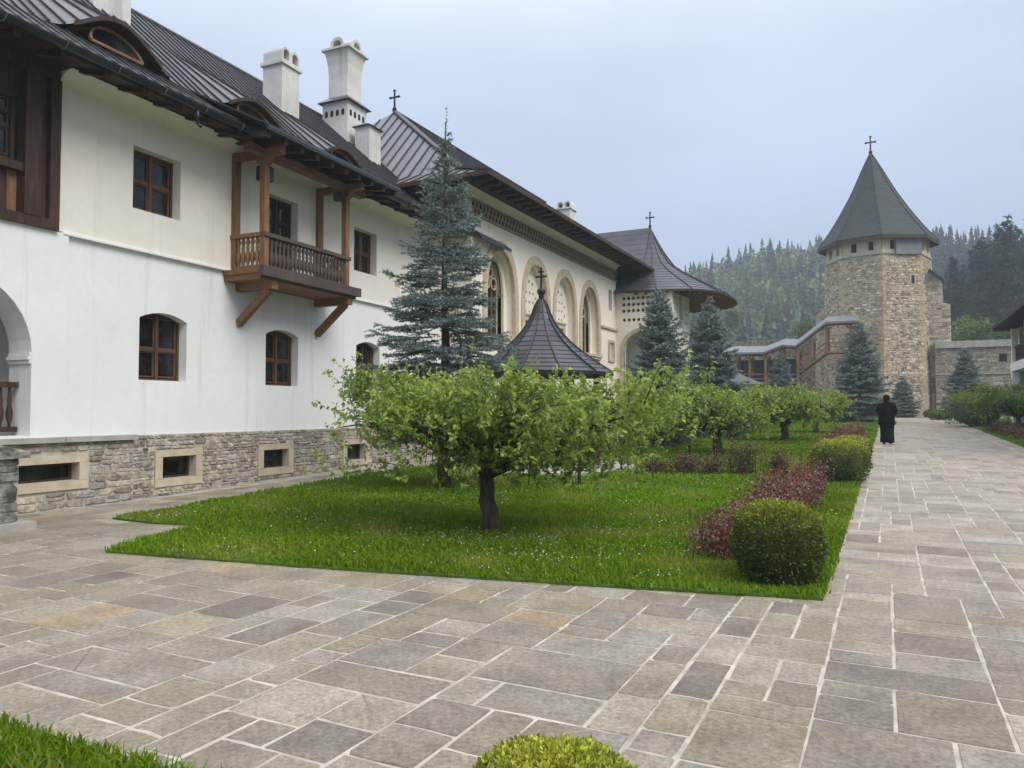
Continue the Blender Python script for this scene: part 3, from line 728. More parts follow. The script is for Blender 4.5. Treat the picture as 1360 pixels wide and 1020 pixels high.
# roof: standing-seam panels sweeping up over three eyebrow dormers
EX, EZ, KX, KZ, RX, RZ = 1.05, 7.14, -.5, 8.2, -4.15, 11.42
DORM = [(-1.35, 1.5, .62), (2.15, 1.35, .46), (5.45, 1.3, .42)]
def dorm(y, s):           # s: 0 at the kink line .. 1 at the ridge
    o = 0
    for yc, w, h in DORM:
        t = abs(y - yc) / w
        if t < 1: o += h * (math.cos(math.pi * t / 2) ** 2) ** 1.15 * max(0, 1 - s / .52) ** .9
    return o
def ext(y): return 0.55 if 0.32 < y < 5.0 else 0.0
roof = MB(); roof.add([(RX, -11, RZ - .04), (RX, YE + 1.5, RZ - .04), (-9.3, YE + 1.5, 7.1), (-9.3, -11, 7.1)], [(0, 1, 2, 3)])
roof.add([(KX, -11, KZ - .05), (KX, YE, KZ - .05), (RX, YE + 1.5, RZ - .05), (RX, -11, RZ - .05)], [(0, 1, 2, 3)])
roof = roof.build('roof', 'slate', BLD)
MB().tube([(RX, -11, RZ + .02), (RX, YE + 1.5, RZ + .02)], .06, 8).build('ridge_cap', 'metal', roof)
PW = .275; ys = np.arange(-10.9, YE + .2, PW)
for y in ys:
    y2 = y + PW; near = any(abs(y + PW / 2 - d[0]) < d[1] + .2 for d in DORM); nr = 12 if near else 2; nc = 3 if near else 1
    mb = MB(); vsl, fsl = [], []
    for i in range(nr + 1):
        s_ = i / nr
        for j in range(nc + 1):
            yy = y + (y2 - y) * j / nc; vsl.append((KX + (RX - KX) * s_, yy, KZ + (RZ - KZ) * s_ + dorm(yy, s_)))
    for i in range(nr):
        for j in range(nc): fsl.append((i * (nc + 1) + j, i * (nc + 1) + j + 1, (i + 1) * (nc + 1) + j + 1, (i + 1) * (nc + 1) + j))
    mb.add(vsl, fsl)
    e = ext(y + PW / 2)
    lx, lz = EX + e, EZ + (.03 if e else 0)
    mb.add([(lx, y, lz), (lx, y2, lz), (KX - .03, y2, KZ + .01), (KX - .03, y, KZ + .01)], [(0, 1, 2, 3)])
    mb.add([(lx, y, lz - .03), (lx, y2, lz - .03), (lx, y2, lz), (lx, y, lz)], [(0, 1, 2, 3)])
    mb.build('roof_panel', 'metal', roof)
    sm = MB(); pts = [(KX + (RX - KX) * i / nr, y, KZ + (RZ - KZ) * i / nr + dorm(y, i / nr) + .014) for i in range(nr + 1)]
    for a, b in zip(pts, pts[1:]): sm.beam(a, b, .028, .05)
    sm.beam((lx - .01, y, lz + .012), (KX, y, KZ + .012), .026, .035)
    sm.build('seam', 'seam', roof)
# dormer fronts
for yc, w, h in DORM:
    wv = w * .62; N = 14; ya = [yc - wv + 2 * wv * i / N for i in range(N + 1)]
    top = [KZ + dorm(y, 0) for y in ya]
    hood = MB(); n1 = N + 1
    vsl = [(KX + .10, y, z + .035) for y, z in zip(ya, top)] + [(KX + .10, y, max(KZ - .02, z - .05)) for y, z in zip(ya, top)] + [(KX - .45, y, max(KZ, z - .05)) for y, z in zip(ya, top)] + [(KX - .2, y, z + .03) for y, z in zip(ya, top)]
    fsl = [(r * n1 + i, r * n1 + i + 1, (r + 1) * n1 + i + 1, (r + 1) * n1 + i) for r in range(3) for i in range(N)]
    hood.add(vsl, fsl); dm = hood.build('dormer', 'wood_dark', BLD)
    face = MB(); face.add([(KX - .43, y, KZ + .0) for y in ya] + [(KX - .43, y, max(KZ + .001, z - .05)) for y, z in zip(ya, top)], [(i, i + 1, n1 + i + 1, n1 + i) for i in range(N)]); face.build('dormer_front', 'wood_v', dm)
    hw = wv * .58; hh = h * .70; arc = [(yc - hw, KZ + .06), (yc + hw, KZ + .06)] + [(yc + hw * math.cos(math.pi * i / 10), KZ + .06 + hh * math.sin(math.pi * i / 10)) for i in range(1, 10)]
    MB().prism(arc, lambda a, b, d: (KX - .02 - (b - KZ) * .45 + d, a, b), 0, .02).build('pane', 'skylight', dm)
    fr = MB(); arcp = [(KX + .01 - hh * math.sin(math.pi * i / 12) * .45, yc + hw * math.cos(math.pi * i / 12), KZ + .06 + hh * math.sin(math.pi * i / 12)) for i in range(13)]
    for a, b in zip(arcp, arcp[1:]): fr.beam(a, b, .05, .05, (1, 0, 0))
    fr.beam(arcp[0], arcp[-1], .05, .05); fr.build('frame', 'wood_v', dm)
# gutters
def gutter(ya, yb, x, z):
    mb = MB(); N = 8; r = .085; pr = [(x + r - r * math.cos(math.pi * i / N), z - r * math.sin(math.pi * i / N)) for i in range(N + 1)]
    vsl = [(a, ya, b) for a, b in pr] + [(a, yb, b) for a, b in pr]
    mb.add(vsl, [(i, i + 1, N + 2 + i, N + 1 + i) for i in range(N)]); mb.add([(a, ya, b) for a, b in pr], [tuple(range(N + 1))]); mb.add([(a, yb, b) for a, b in pr], [tuple(range(N + 1))])
    mb.beam((x + 2 * r, ya, z), (x + 2 * r, yb, z), .02, .02)
    g_ = mb.build('gutter', 'gutter', BLD, False)
    for y in np.arange(ya + .3, yb, .9):
        b_ = MB(); pb = [(x + r - (r + .008) * math.cos(math.pi * i / 6), y, z - (r + .008) * math.sin(math.pi * i / 6)) for i in range(7)]
        for p, q in zip(pb, pb[1:]): b_.beam(p, q, .006, .03)
        b_.build('gutter_hook', 'galv', g_)
gutter(-11, .30, EX - .02, EZ + .005); gutter(5.02, YE, EX - .02, EZ + .005)
mb = MB(); mb.tube([(EX + .07, -.95, EZ - .06), (EX + .07, -.95, EZ - .34)], .035, 8); mb.tube([(EX + .07, -.95, EZ - .33), (EX + .14, -.93, EZ - .40)], .03, 8); mb.build('rain_spout', 'gutter', BLD, True)
# lightning wire stapled along the eave
mb = MB(); mb.tube([(EX - .12, -9, EZ + .19), (EX - .12, 0.2, EZ + .19)], .006, 5); mb.build('roof_wire', 'galv', BLD)
# balcony roof edge, beams and purlins
mb = MB(); mb.beam((EX + .52, .34, EZ + .0), (EX + .52, 4.98, EZ + .0), .05, .12); mb.build('balcony_fascia', 'gutter', BLD)
mb = MB(); mb.add([(.10, .34, 7.34), (.10, 4.98, 7.34), (1.56, 4.98, 7.10), (1.56, .34, 7.10)], [(0, 1, 2, 3)]); mb.build('balcony_soffit', 'wood_eave', BLD)
for y in np.arange(.45, 5.0, .5): MB().beam((.1, y, 7.26), (1.52, y, 7.03), .12, .14).build('rafter', 'wood_eave', BLD)

# balcony
bd = MB(); bd.box(-.02, 1.02, .80, 4.12, 4.40, 4.50); bd.box(-.02, .98, .84, 4.08, 4.28, 4.40)
balc = bd.build('balcony', 'wood_h', BLD)
for a, b in ((.80, 4.12),): MB().box(1.0, 1.09, a - .02, b + .02, 4.34, 4.54).build('fascia_board', 'wood_grey', balc)
for y in (1.06, 3.80):
    MB().box(.8, .93, y - .07, y + .07, 4.5, 6.84).build('post', 'wood_v', balc)
    mb = MB(); mb.prism([(.66, 6.84), (1.06, 6.84), (1.0, 6.72), (.92, 6.66), (.8, 6.66), (.72, 6.72)], lambda a, b, d, y=y: (a, y - .08 + d, b), 0, .16); mb.build('post_capital', 'wood_v', balc)
    MB().box(.03, .15, y - .07, y + .07, 4.5, 6.84).build('post', 'wood_v', balc)
    MB().beam((.03, y, 6.93), (1.35, y, 6.93), .14, .16).build('cross_beam', 'wood_h', balc)
MB().box(.78, .96, .55, 4.45, 6.84, 7.0).build('top_beam', 'wood_h', balc)
MB().box(.82, .97, .97, 3.89, 5.19, 5.27).build('handrail', 'wood_grey', balc); MB().box(.84, .94, 1.13, 3.73, 4.52, 4.60).build('bottom_rail', 'wood_grey', balc)
for y, t in ((1.02, 0), (3.84, 0)):
    MB().box(.03, .82, y - .06, y + .06, 5.19, 5.27).build('handrail', 'wood_h', balc); MB().box(.15, .8, y - .04, y + .04, 4.52, 4.60).build('bottom_rail', 'wood_h', balc)
PB2 = [(.025, 0), (.025, .05), (.05, .13), (.055, .22), (.024, .34), (.036, .38), (.024, .42), (.046, .5), (.028, .56), (.026, .60)]
bb = MB().lathe(PB2, 8).build('baluster', 'wood_grey', balc, True); bb.location = (.89, 1.25, 4.597)
for i in range(1, 20): inst(bb, balc, (.89, 1.25 + i * .125, 4.597))
bs = MB().lathe(PB2, 8).build('baluster', 'wood_v', balc, True); bs.location = (.22, 1.02, 4.597)
for i in range(1, 5): inst(bs, balc, (.22 + i * .125, 1.02, 4.597))
for i in range(0, 5): inst(bs, balc, (.22 + i * .125, 3.84, 4.597))
for y in (1.25, 3.82):
    MB().beam((-.02, y, 4.20), (1.0, y, 4.20), .18, .16).build('bracket_beam', 'wood_h', balc)
    MB().beam((.02, y, 3.44), (.86, y, 4.14), .13, .15).build('bracket', 'wood_v', balc)
mb = MB(); mb.box(.5, .75, 1.2, 1.45, 6.45, 6.75); mb.build('loudspeaker', 'gutter', balc)
mb = MB(); mb.beam((.85, 3.55, 6.8), (.85, 3.55, 6.68), .03, .03); mb.beam((.85, 3.5, 6.66), (1.0, 3.35, 6.56), .2, .16); mb.build('floodlight', 'gutter', balc)

# chimneys
def barrel(mb, dk, c, r, L, axis, h0):
    """half-round vault hood open at the ends"""
    N = 8
    def pt(t, rr, l):
        a = rr * math.cos(t); b = h0 + rr * math.sin(t)
        return (c[0] + (a if axis == 'y' else l), c[1] + (l if axis == 'y' else a), c[2] + b)
    ri = r * .62; vsl = []
    for l in (-L / 2, L / 2):
        vsl += [pt(math.pi * i / N, r, l) for i in range(N + 1)] + [pt(math.pi * i / N, ri, l) for i in range(N + 1)]
    n1 = N + 1; fsl = []
    for i in range(N):
        fsl += [(i, i + 1, 2 * n1 + i + 1, 2 * n1 + i), (n1 + i, n1 + i + 1, 3 * n1 + i + 1, 3 * n1 + i), (i, i + 1, n1 + i + 1, n1 + i), (2 * n1 + i, 2 * n1 + i + 1, 3 * n1 + i + 1, 3 * n1 + i)]
    for s_ in (-1, 1):
        for l in (-L / 2, L / 2):
            pass
    mb.add(vsl, fsl)
    # legs under the vault
    for sg in (-1, 1):
        a0, a1 = sorted((sg * ri, sg * r))
        if axis == 'y': mb.box(c[0] + a0, c[0] + a1, c[1] - L / 2, c[1] + L / 2, c[2], c[2] + h0)
        else: mb.box(c[0] - L / 2, c[0] + L / 2, c[1] + a0, c[1] + a1, c[2], c[2] + h0)
    dk.add([pt(math.pi * i / N, ri * .98, 0) for i in range(n1)] + [pt(math.pi, ri, 0)[:2] + (c[2],), pt(0, ri, 0)[:2] + (c[2],)], [tuple(range(n1 + 2))])
def chimney(x, y, z0, z1, wx, wy):
    b = MB(); b.box(x - wx / 2, x + wx / 2, y - wy / 2, y + wy / 2, z0, z1); ch = b.build('chimney', 'chimney', BLD)
    c = MB(); c.box(x - wx / 2 - .06, x + wx / 2 + .06, y - wy / 2 - .06, y + wy / 2 + .06, z1, z1 + .09); c.box(x - wx / 2 - .02, x + wx / 2 + .02, y - wy / 2 - .02, y + wy / 2 + .02, z1 + .09, z1 + .14); c.build('cap', 'chimney', ch)
    h = MB(); dk = MB()
    for s_ in (-1, 1): barrel(h, dk, (x, y + s_ * wy * .25, z1 + .14), wy * .25, wx * .98, 'x', .2)
    h.build('hood', 'chimney', ch); dk.build('flue', 'void', ch)
chimney(-2.7, 5.55, 9.3, 11.22, .68, .72)
chimney(-3.3, .35, 9.6, 12.6, .86, .92)
# tall chimney in tiers
x, y = -3.35, 9.35
b = MB(); b.box(x - .5, x + .5, y - .52, y + .52, 9.6, 11.66); tall = b.build('chimney', 'chimney', BLD)
hr = MB(); hr.add([(x - .63, y - .66, 11.66), (x + .63, y - .66, 11.66), (x + .63, y + .66, 11.66), (x - .63, y + .66, 11.66), (x - .38, y - .38, 11.89), (x + .38, y - .38, 11.89), (x + .38, y + .38, 11.89), (x - .38, y + .38, 11.89)], [(0, 1, 5, 4), (1, 2, 6, 5), (2, 3, 7, 6), (3, 0, 4, 7), (0, 3, 2, 1)]); hr.build('skirt_roof', 'slate', tall)
sh = MB(); prof = [(.375, 11.8), (.375, 12.6), (.395, 12.95), (.44, 13.23), (.49, 13.42)]
vsl = []
for r_, z in prof: vsl += [(x - r_, y - r_, z), (x + r_, y - r_, z), (x + r_, y + r_, z), (x - r_, y + r_, z)]
sh.add(vsl, [(4 * i + j, 4 * i + (j + 1) % 4, 4 * i + 4 + (j + 1) % 4, 4 * i + 4 + j) for i in range(len(prof) - 1) for j in range(4)]); sh.build('shaft', 'chimney', tall)
c = MB(); c.box(x - .56, x + .56, y - .56, y + .56, 13.42, 13.49); c.box(x - .5, x + .5, y - .5, y + .5, 13.49, 13.53); c.build('cap', 'chimney', tall)
h = MB(); dk = MB(); barrel(h, dk, (x, y, 13.53), .27, .94, 'x', .06); barrel(h, dk, (x, y, 13.53), .265, .93, 'y', .058); h.build('hood', 'chimney', tall); dk.build('flue', 'void', tall)
for i in range(4):      # little arched vents
    MB().prism(roundarch(x - .40 + i * .22, x - .29 + i * .22, 11.2, 11.34, 6), fy(y - .532), 0, .02).build('vent', 'void', tall)
    MB().prism(roundarch(y - .42 + i * .23, y - .31 + i * .23, 11.2, 11.34, 6), fx(x + .512), 0, .02).build('vent', 'void', tall)
x, y = -2.35, 9.25
b = MB(); b.box(x - .27, x + .27, y - .33, y + .33, 9.0, 10.74); sm = b.build('chimney', 'chimney', BLD)
hr = MB(); hr.add([(x - .36, y - .42, 10.74), (x + .36, y - .42, 10.74), (x + .36, y + .42, 10.74), (x - .36, y + .42, 10.74), (x, y - .08, 10.93), (x, y + .08, 10.93)], [(0, 1, 4), (1, 2, 5, 4), (2, 3, 5), (3, 0, 4, 5), (0, 3, 2, 1)]); hr.build('skirt_roof', 'slate', sm)

# ------------------------------------------------------------------ roof helpers
def table(tab, t):
    for (r0, z0), (r1, z1) in zip(tab, tab[1:]):
        if (t - z0) * (t - z1) <= 1e-12: 
            k = 0 if abs(z1 - z0) < 1e-9 else (t - z0) / (z1 - z0); return r0 + (r1 - r0) * k
    return tab[-1][0]
def facet_roof(parent, c, Rr_, z0, z1, tab, angs, rows, mat, lift=.022, rfun=None, name='roof_board', batten=True, bw=.035, closed=False, bmat='seam'):
    """curved polygonal roof laid in separate boards; tab holds (radius fraction, height fraction) from the top down"""
    Rr = Rr_
    def pt(i, a, up=0.0):
        Rr = Rr_ * (rfun(a) if rfun else 1.0); r, z = i; return (c[0] + Rr * r * math.cos(a), c[1] + Rr * r * math.sin(a), z0 + (z1 - z0) * (1 - z) + up)
    # rows equally spaced along the curve
    L = [0]; 
    for (r0, a0), (r1, a1) in zip(tab, tab[1:]): L.append(L[-1] + math.hypot((r1 - r0) * Rr, (a1 - a0) * (z1 - z0)))
    def at_len(s):
        for k in range(len(L) - 1):
            if s <= L[k + 1] + 1e-9:
                q = (s - L[k]) / (L[k + 1] - L[k]); return (tab[k][0] + (tab[k + 1][0] - tab[k][0]) * q, tab[k][1] + (tab[k + 1][1] - tab[k][1]) * q)
        return tab[-1]
    prof = [at_len(L[-1] * i / rows) for i in range(rows + 1)]
    for i in range(rows):
        for a, b in zip(angs, angs[1:]):
            mb = MB(); p, q = prof[i], prof[i + 1]
            lo = [pt(q, a, lift), pt(q, b, lift)]; hi = [pt(p, a), pt(p, b)]; ul = [pt(q, a, -.004), pt(q, b, -.004)]
            mb.add([hi[0], hi[1], lo[1], lo[0], ul[0], ul[1]], [(0, 1, 2, 3), (3, 2, 5, 4)])
            mb.build(name, mat, parent)
    if batten:
        for a in (angs if not closed else angs[:-1]):
            mb = MB(); ps = [pt(p, a, lift + .012) for p in prof]
            for p, q in zip(ps, ps[1:]): mb.beam(p, q, bw, bw)
            mb.build('hip_batten', bmat, parent)
    return prof, pt

# ------------------------------------------------------------------ refectory
REF = thing('refectory', 'cream hall with pointed arch niches, perforated cornice band and deep brown eaves', 'building', (-11.7, 20.55, 0))
NC = [2.0, 4.86, 7.68, 10.52]; LEN = 14.05
inner = [pointarch(c - 1.02, c + 1.02, 4.1, 5.35, 7.02) for c in NC]
sw = segarch(12.95, 13.65, 4.0, 4.8, .02)
holed_wall(MB(), rect(0, LEN, -.2, 8.5), inner + [rect(12.98, 13.28, 4.0, 4.78), rect(13.36, 13.66, 4.0, 4.78), rect(13.0, 13.5, 6.3, 7.3)], fx(0), .32).build('front_wall', 'lime', REF)
MB().box(-12, -.001, -.03, -.002, -.2, 8.5).build('end_wall', 'lime', REF)
for k, c in enumerate(NC):
    o = pointarch(c - 1.30, c + 1.30, 4.1, 5.35, 7.34); i_ = pointarch(c - 1.02, c + 1.02, 4.1, 5.35, 7.02)
    mb = MB(); n = len(o); x = .05
    vsl = [(x, a, b) for a, b in o] + [(x, a, b) for a, b in i_] + [(-.003, a, b) for a, b in o] + [(-.08, a * 1 + (c - a) * .02, b) for a, b in i_]
    fsl = []
    for j in range(1, n):
        j2 = (j + 1) % n; fsl += [(j, j2, n + j2, n + j), (j, j2, 2 * n + j2, 2 * n + j), (n + j, n + j2, 3 * n + j2, 3 * n + j)]
    mb.add(vsl, fsl); mb.build('arch_moulding', 'sandstone', REF)
    sill = MB(); sill.box(-.3, .12, c - 1.32, c + 1.32, 3.98, 4.09); sill.box(-.02, .08, c - 1.26, c + 1.26, 3.88, 3.98); sill.build('sill', 'sandstone', REF)
    back = rect(c - 1.1, c + 1.1, 4.05, 7.1)
    if k in (1, 2):
        hs = []; rr = .075
        for (dx, z) in [(-.28, 6.35), (.02, 6.42), (.32, 6.35), (-.52, 6.0), (-.22, 6.0), (.08, 6.0), (.38, 6.0), (-.55, 5.65), (-.25, 5.65), (.05, 5.65), (.35, 5.65), (.6, 5.85), (.62, 5.5), (-.6, 5.3), (.35, 5.3), (.05, 5.3), (-.28, 5.3)]:
            hs.append(disc(c + dx, z, rr, 8))
        hs.append(rect(c - .42, c + .42, 4.1, 4.95))
        mb = MB(); holed_wall(mb, back, hs, fx(-.30), .14); mb.build('niche_wall', 'lime', REF)
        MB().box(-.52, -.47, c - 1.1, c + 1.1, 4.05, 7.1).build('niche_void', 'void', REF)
        fr = MB()
        for a in ((c - .62, c - .42, 4.1, 5.13), (c + .42, c + .62, 4.1, 5.13), (c - .42, c + .42, 4.95, 5.13)): fr.box(-.30, -.24, *a)
        fr.box(-.30, -.20, c - .68, c + .68, 5.13, 5.2); w_ = fr.build('stone_window', 'sandstone', REF)
        MB().box(-.44, -.41, c - .42, c + .42, 4.1, 4.95).build('pane', 'glass', w_)
    else:
        op = pointarch(c - .52, c + .52, 4.1, 5.5, 6.62); mb = MB(); holed_wall(mb, back, [op], fx(-.30), .25); mb.build('niche_wall', 'lime', REF)
        for w, xo in ((.74, -.26), (.62, -.30)):      # stepped stone frame
            o2 = pointarch(c - w, c + w, 4.1, 5.5, 6.62 + (w - .52) * 1.1); i2 = pointarch(c - w + .1, c + w - .1, 4.1, 5.5, 6.62 + (w - .62) * 1.1)
            mb = MB(); n = len(o2); vsl = [(xo, a, b) for a, b in o2] + [(xo, a, b) for a, b in i2] + [(-.31, a, b) for a, b in o2] + [(-.40, a, b) for a, b in i2]; fsl = []
            for j in range(1, n): j2 = (j + 1) % n; fsl += [(j, j2, n + j2, n + j), (j, j2, 2 * n + j2, 2 * n + j), (n + j, n + j2, 3 * n + j2, 3 * n + j)]
            mb.add(vsl, fsl); mb.build('window_surround', 'sandstone', REF)
        fr = MB()
        for yy in (c - .5, c - .18, c + .18, c + .5): fr.box(-.52, -.44, yy - .03, yy + .03, 4.1, 6.5)
        for zz in (4.13, 4.75, 5.4, 5.9): fr.box(-.515, -.445, c - .5, c + .5, zz - .025, zz + .025)
        w_ = fr.build('tall_window', 'wood_v', REF)
        MB().prism(pointarch(c - .55, c + .55, 4.05, 5.5, 6.7), fx(-.5), 0, .02).build('pane', 'glass', w_)
        tr = MB()                                    # tracery in the head of the window
        for dx in (-.24, .24):
            ring = [(-.42, c + dx + .2 * math.cos(t), 5.95 + .2 * math.sin(t)) for t in np.linspace(0, 2 * math.pi, 13)]
            for p, q in zip(ring, ring[1:]): tr.beam(p, q, .05, .06, (1, 0, 0))
        ring = [(-.42, c + .16 * math.cos(t), 6.3 + .16 * math.sin(t)) for t in np.linspace(0, 2 * math.pi, 13)]
        for p, q in zip(ring, ring[1:]): tr.beam(p, q, .05, .06, (1, 0, 0))
        tr.build('tracery', 'sandstone', w_)
MB().box(-.34, -.30, 12.9, 13.75, 3.9, 4.9).build('pane', 'glass', REF); MB().box(-.34, -.30, 12.95, 13.55, 6.25, 7.35).build('pane', 'glass', REF)
fr = MB(); fr.box(-.02, .05, 12.86, 12.97, 3.9, 4.9); fr.box(-.02, .05, 13.67, 13.78, 3.9, 4.9); fr.box(-.02, .05, 12.97, 13.67, 4.79, 4.92); fr.box(-.02, .06, 12.97, 13.67, 3.88, 3.99); fr.build('paired_window_frame', 'sandstone', REF)
MB().box(-.02, .09, 11.9, LEN, 5.40, 5.50).build('string_course', 'sandstone', REF)
# perforated cornice
cz = [(7.80, 7.86, .08), (8.03, 8.07, .06), (8.24, 8.30, .12)]
mb = MB()
for a, b, d in cz: mb.box(-.01, d, -.06, LEN - .02, a, b)
cor = mb.build('cornice', 'tile', REF)
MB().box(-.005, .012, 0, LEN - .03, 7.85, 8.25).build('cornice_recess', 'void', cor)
blk = MB().box(.0, .045, -.05, .05, 7.862, 8.028).build('cornice_block', 'tile', cor); blk.location.y = .05
for r_, zz in ((0, 0), (1, .209)):
    for i, y in enumerate(np.arange(.05 + .11 * r_, LEN - .1, .24)):
        if r_ == 0 and i == 0: continue
        inst(blk, cor, (0, y, zz))
mb = MB(); n = 8                                       # plaster cove above the cornice
f_ = lambda t: (.03 + .62 * (1 - math.cos(t)), 8.30 + .36 * math.sin(t))
for i in range(n):
    (xa, za), (xb, zb) = f_(i / n * math.pi / 2), f_((i + 1) / n * math.pi / 2); mb.add([(xa, -.6, za), (xa, LEN, za), (xb, LEN, zb), (xb, -.6, zb)], [(0, 1, 2, 3)])
mb.build('eave_cove', 'cream', REF)
# hip roof in seamed panels
AX, AY, AZ = -5.45, 3.45, 13.3; EZR = 8.62; HW = 6.80; HY = 4.85; T0, F0 = .24, .13
def rz(t): return EZR + (AZ - EZR) * (F0 * t / T0 if t < T0 else F0 + (1 - F0) * (t - T0) / (1 - T0))
rb = MB(); rb.add([(AX + HW, AY - HY, EZR - .05), (AX - HW, AY - HY, EZR - .05), (AX - HW, 18, EZR - .05), (AX + HW, 16.2, EZR - .05)], [(0, 1, 2, 3)])
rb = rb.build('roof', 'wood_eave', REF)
def hip_panel(a0, a1, face):
    mb = MB(); sm = MB()
    def P(a, t):
        if face == 'end': return (AX + a, AY - HY * (1 - t), rz(t))
        return (AX + HW * (1 - t), a, rz(t))
    def tm(a):
        if face == 'end': return max(0, 1 - abs(a) / HW)
        return max(0, min(1, 1 - (AY - a) / HY)) if a < AY else 1.0
    cols = []
    for a in (a0, a1):
        T = tm(a); ts = [0, min(T0, T), T]; cols.append([P(a, t) for t in ts])
    (p0, p1, p2), (q0, q1, q2) = cols
    mb.add([p0, q0, q1, p1, q2, p2], [(0, 1, 2, 3), (3, 2, 4, 5)]); mb.build('roof_panel', 'metal', rb)
    for a, b in ((p0, p1), (p1, p2)):
        if (Vector(a) - Vector(b)).length > .05: sm.beam(Vector(a) + Vector((0, 0, .015)), Vector(b) + Vector((0, 0, .015)), .035, .05)
    if sm.v: sm.build('seam', 'seam', rb)
for a in np.arange(-HW, HW - .01, HW / 15): hip_panel(a, a + HW / 15, 'end')
for a in np.arange(AY - HY, 16.0, .485): hip_panel(a, min(a + .485, 16.2), 'front')
mb = MB(); hp = [(AX + HW * (1 - t), AY - HY * (1 - t), rz(t) + .04) for t in (0, T0, 1)]
for a, b in zip(hp, hp[1:]): mb.beam(a, b, .2, .06)
mb.build('hip_cap', 'seam', rb); mb = MB(); mb.beam((AX, AY, AZ + .03), (AX, 18, AZ + .03), .14, .06); mb.build('ridge_cap', 'seam', rb)
mb = MB(); mb.add([(AX - HW * (1 - t), AY - HY * (1 - t), rz(t)) for t in (0, T0, 1)] + [(AX, 18, AZ), (AX - HW, 18, EZR)], [(0, 1, 2, 3, 4)]); mb.build('rear_slope', 'slate', rb)
mb = MB(); mb.beam((AX + HW + .01, AY - HY, EZR - .05), (AX + HW + .01, 16.2, EZR - .05), .05, .13); mb.beam((AX - HW, AY - HY - .01, EZR - .05), (AX + HW, AY - HY - .01, EZR - .05), .05, .13); mb.build('fascia', 'wood_dark', rb)
raf = None
for y in np.arange(-1.1, 14.9, .56):
    if raf is None: raf = MB().beam((.68, 0, EZR - .13), (AX + HW - .06, 0, EZR - .13), .12, .13).build('rafter', 'wood_eave', REF); raf.location.y = y
    else: inst(raf, REF, (0, y, 0))
for x in np.arange(-6, .1, .6): MB().beam((x, .3, EZR - .14), (x, AY - HY + .06, EZR - .14), .12, .15).build('rafter', 'wood_eave', REF)
cross(REF, AX, AY, AZ + .02, .82)
# pent roof that carries the neighbour's eave across the corner
mb = MB(); mb.add([(0, .0, 7.36), (.34, .0, 7.10), (.34, 2.15, 7.06), (0, 2.15, 7.30), (0, .0, 7.24), (.34, .0, 7.0), (.34, 2.15, 6.96), (0, 2.15, 7.2)], [(0, 1, 2, 3), (4, 7, 6, 5), (1, 5, 6, 2), (2, 6, 7, 3), (0, 4, 5, 1)]); mb.build('pent_roof', 'gutter', REF)
# chimney rising behind the roof
b = MB(); x, y = -3.6, 16.6; b.box(x - .36, x + .36, y - .4, y + .4, 9.5, 12.3); ch = b.build('chimney', 'chimney', REF)
c = MB(); c.box(x - .43, x + .43, y - .47, y + .47, 12.3, 12.38); c.build('cap', 'chimney', ch)
h = MB(); dk = MB()
for s_ in (-1, 1): barrel(h, dk, (x + s_ * .2, y, 12.38), .2, .78, 'y', .16)
h.build('hood', 'chimney', ch); dk.build('flue', 'void', ch)

# ------------------------------------------------------------------ wing with the flared round-ended roof
WNG = thing('chapel_wing', 'cream wing with rows of round vent holes under a flared dark roof', 'building', (-11.7, 34.6, 0))
hl = [disc(.40 + .235 * i, z, .088, 10) for z in (6.36, 6.66, 6.96) for i in range(9)] + [disc(.42 + .235 * i, 5.92, .085, 10) for i in range(8)]
ar = roundarch(.40, 2.2, -.1, 4.45, 14)
mb = MB(); holed_wall(mb, rect(0, 2.75, -.2, 7.28), hl + [ar], fy(0), .3); mb.build('side_wall', 'lime', WNG)
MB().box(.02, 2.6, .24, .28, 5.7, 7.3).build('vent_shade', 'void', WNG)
mb = MB(); mb.box(.1, 2.6, 1.4, 1.5, -.2, 5.5); mb.build('porch_wall', 'lime', WNG)
MB().prism(roundarch(.95, 1.85, 0.3, 3.6, 8), fy(1.38), 0, .03).build('door', 'wood_dark', WNG)
ah = [roundarch(.45, 2.15, 4.3, 4.45, 14)]
mb = MB(); o = roundarch(.22, 2.38, -.1, 4.45, 14); i_ = ar; n = len(o)
mb.add([(a, -.04, b) for a, b in o] + [(a, -.04, b) for a, b in i_] + [(a, .002, b) for a, b in o] + [(a, .1, b) for a, b in i_], [f for j in range(1, n) for f in ((j, (j + 1) % n, n + (j + 1) % n, n + j), (j, (j + 1) % n, 2 * n + (j + 1) % n, 2 * n + j), (n + j, n + (j + 1) % n, 3 * n + (j + 1) % n, 3 * n + j))]); mb.build('arch_moulding', 'sandstone', WNG)
hx = [disc(.5 + .25 * i, z, .085, 8) for z in (6.36, 6.66, 6.96) for i in range(3)] + [disc(2.4 + .25 * i, z, .085, 8) for z in (6.36, 6.66, 6.96) for i in range(3)] + [disc(.5 + .25 * i, 5.92, .085, 8) for i in range(3)] + [disc(2.4 + .25 * i, z, .085, 8) for z in (5.92, 5.3, 5.0) for i in range(3)]
mb = MB(); holed_wall(mb, rect(0, 3.35, -.2, 7.28), hx + [rect(1.35, 2.0, 5.6, 7.2), rect(1.2, 2.2, 2.2, 4.2)], fx(2.75), .3); mb.build('front_wall', 'lime', WNG)
MB().box(2.48, 2.52, .2, 3.2, 4.8, 7.3).build('vent_shade', 'void', WNG); MB().box(2.48, 2.52, 1.1, 2.3, 2.1, 4.3).build('pane', 'glass', WNG)
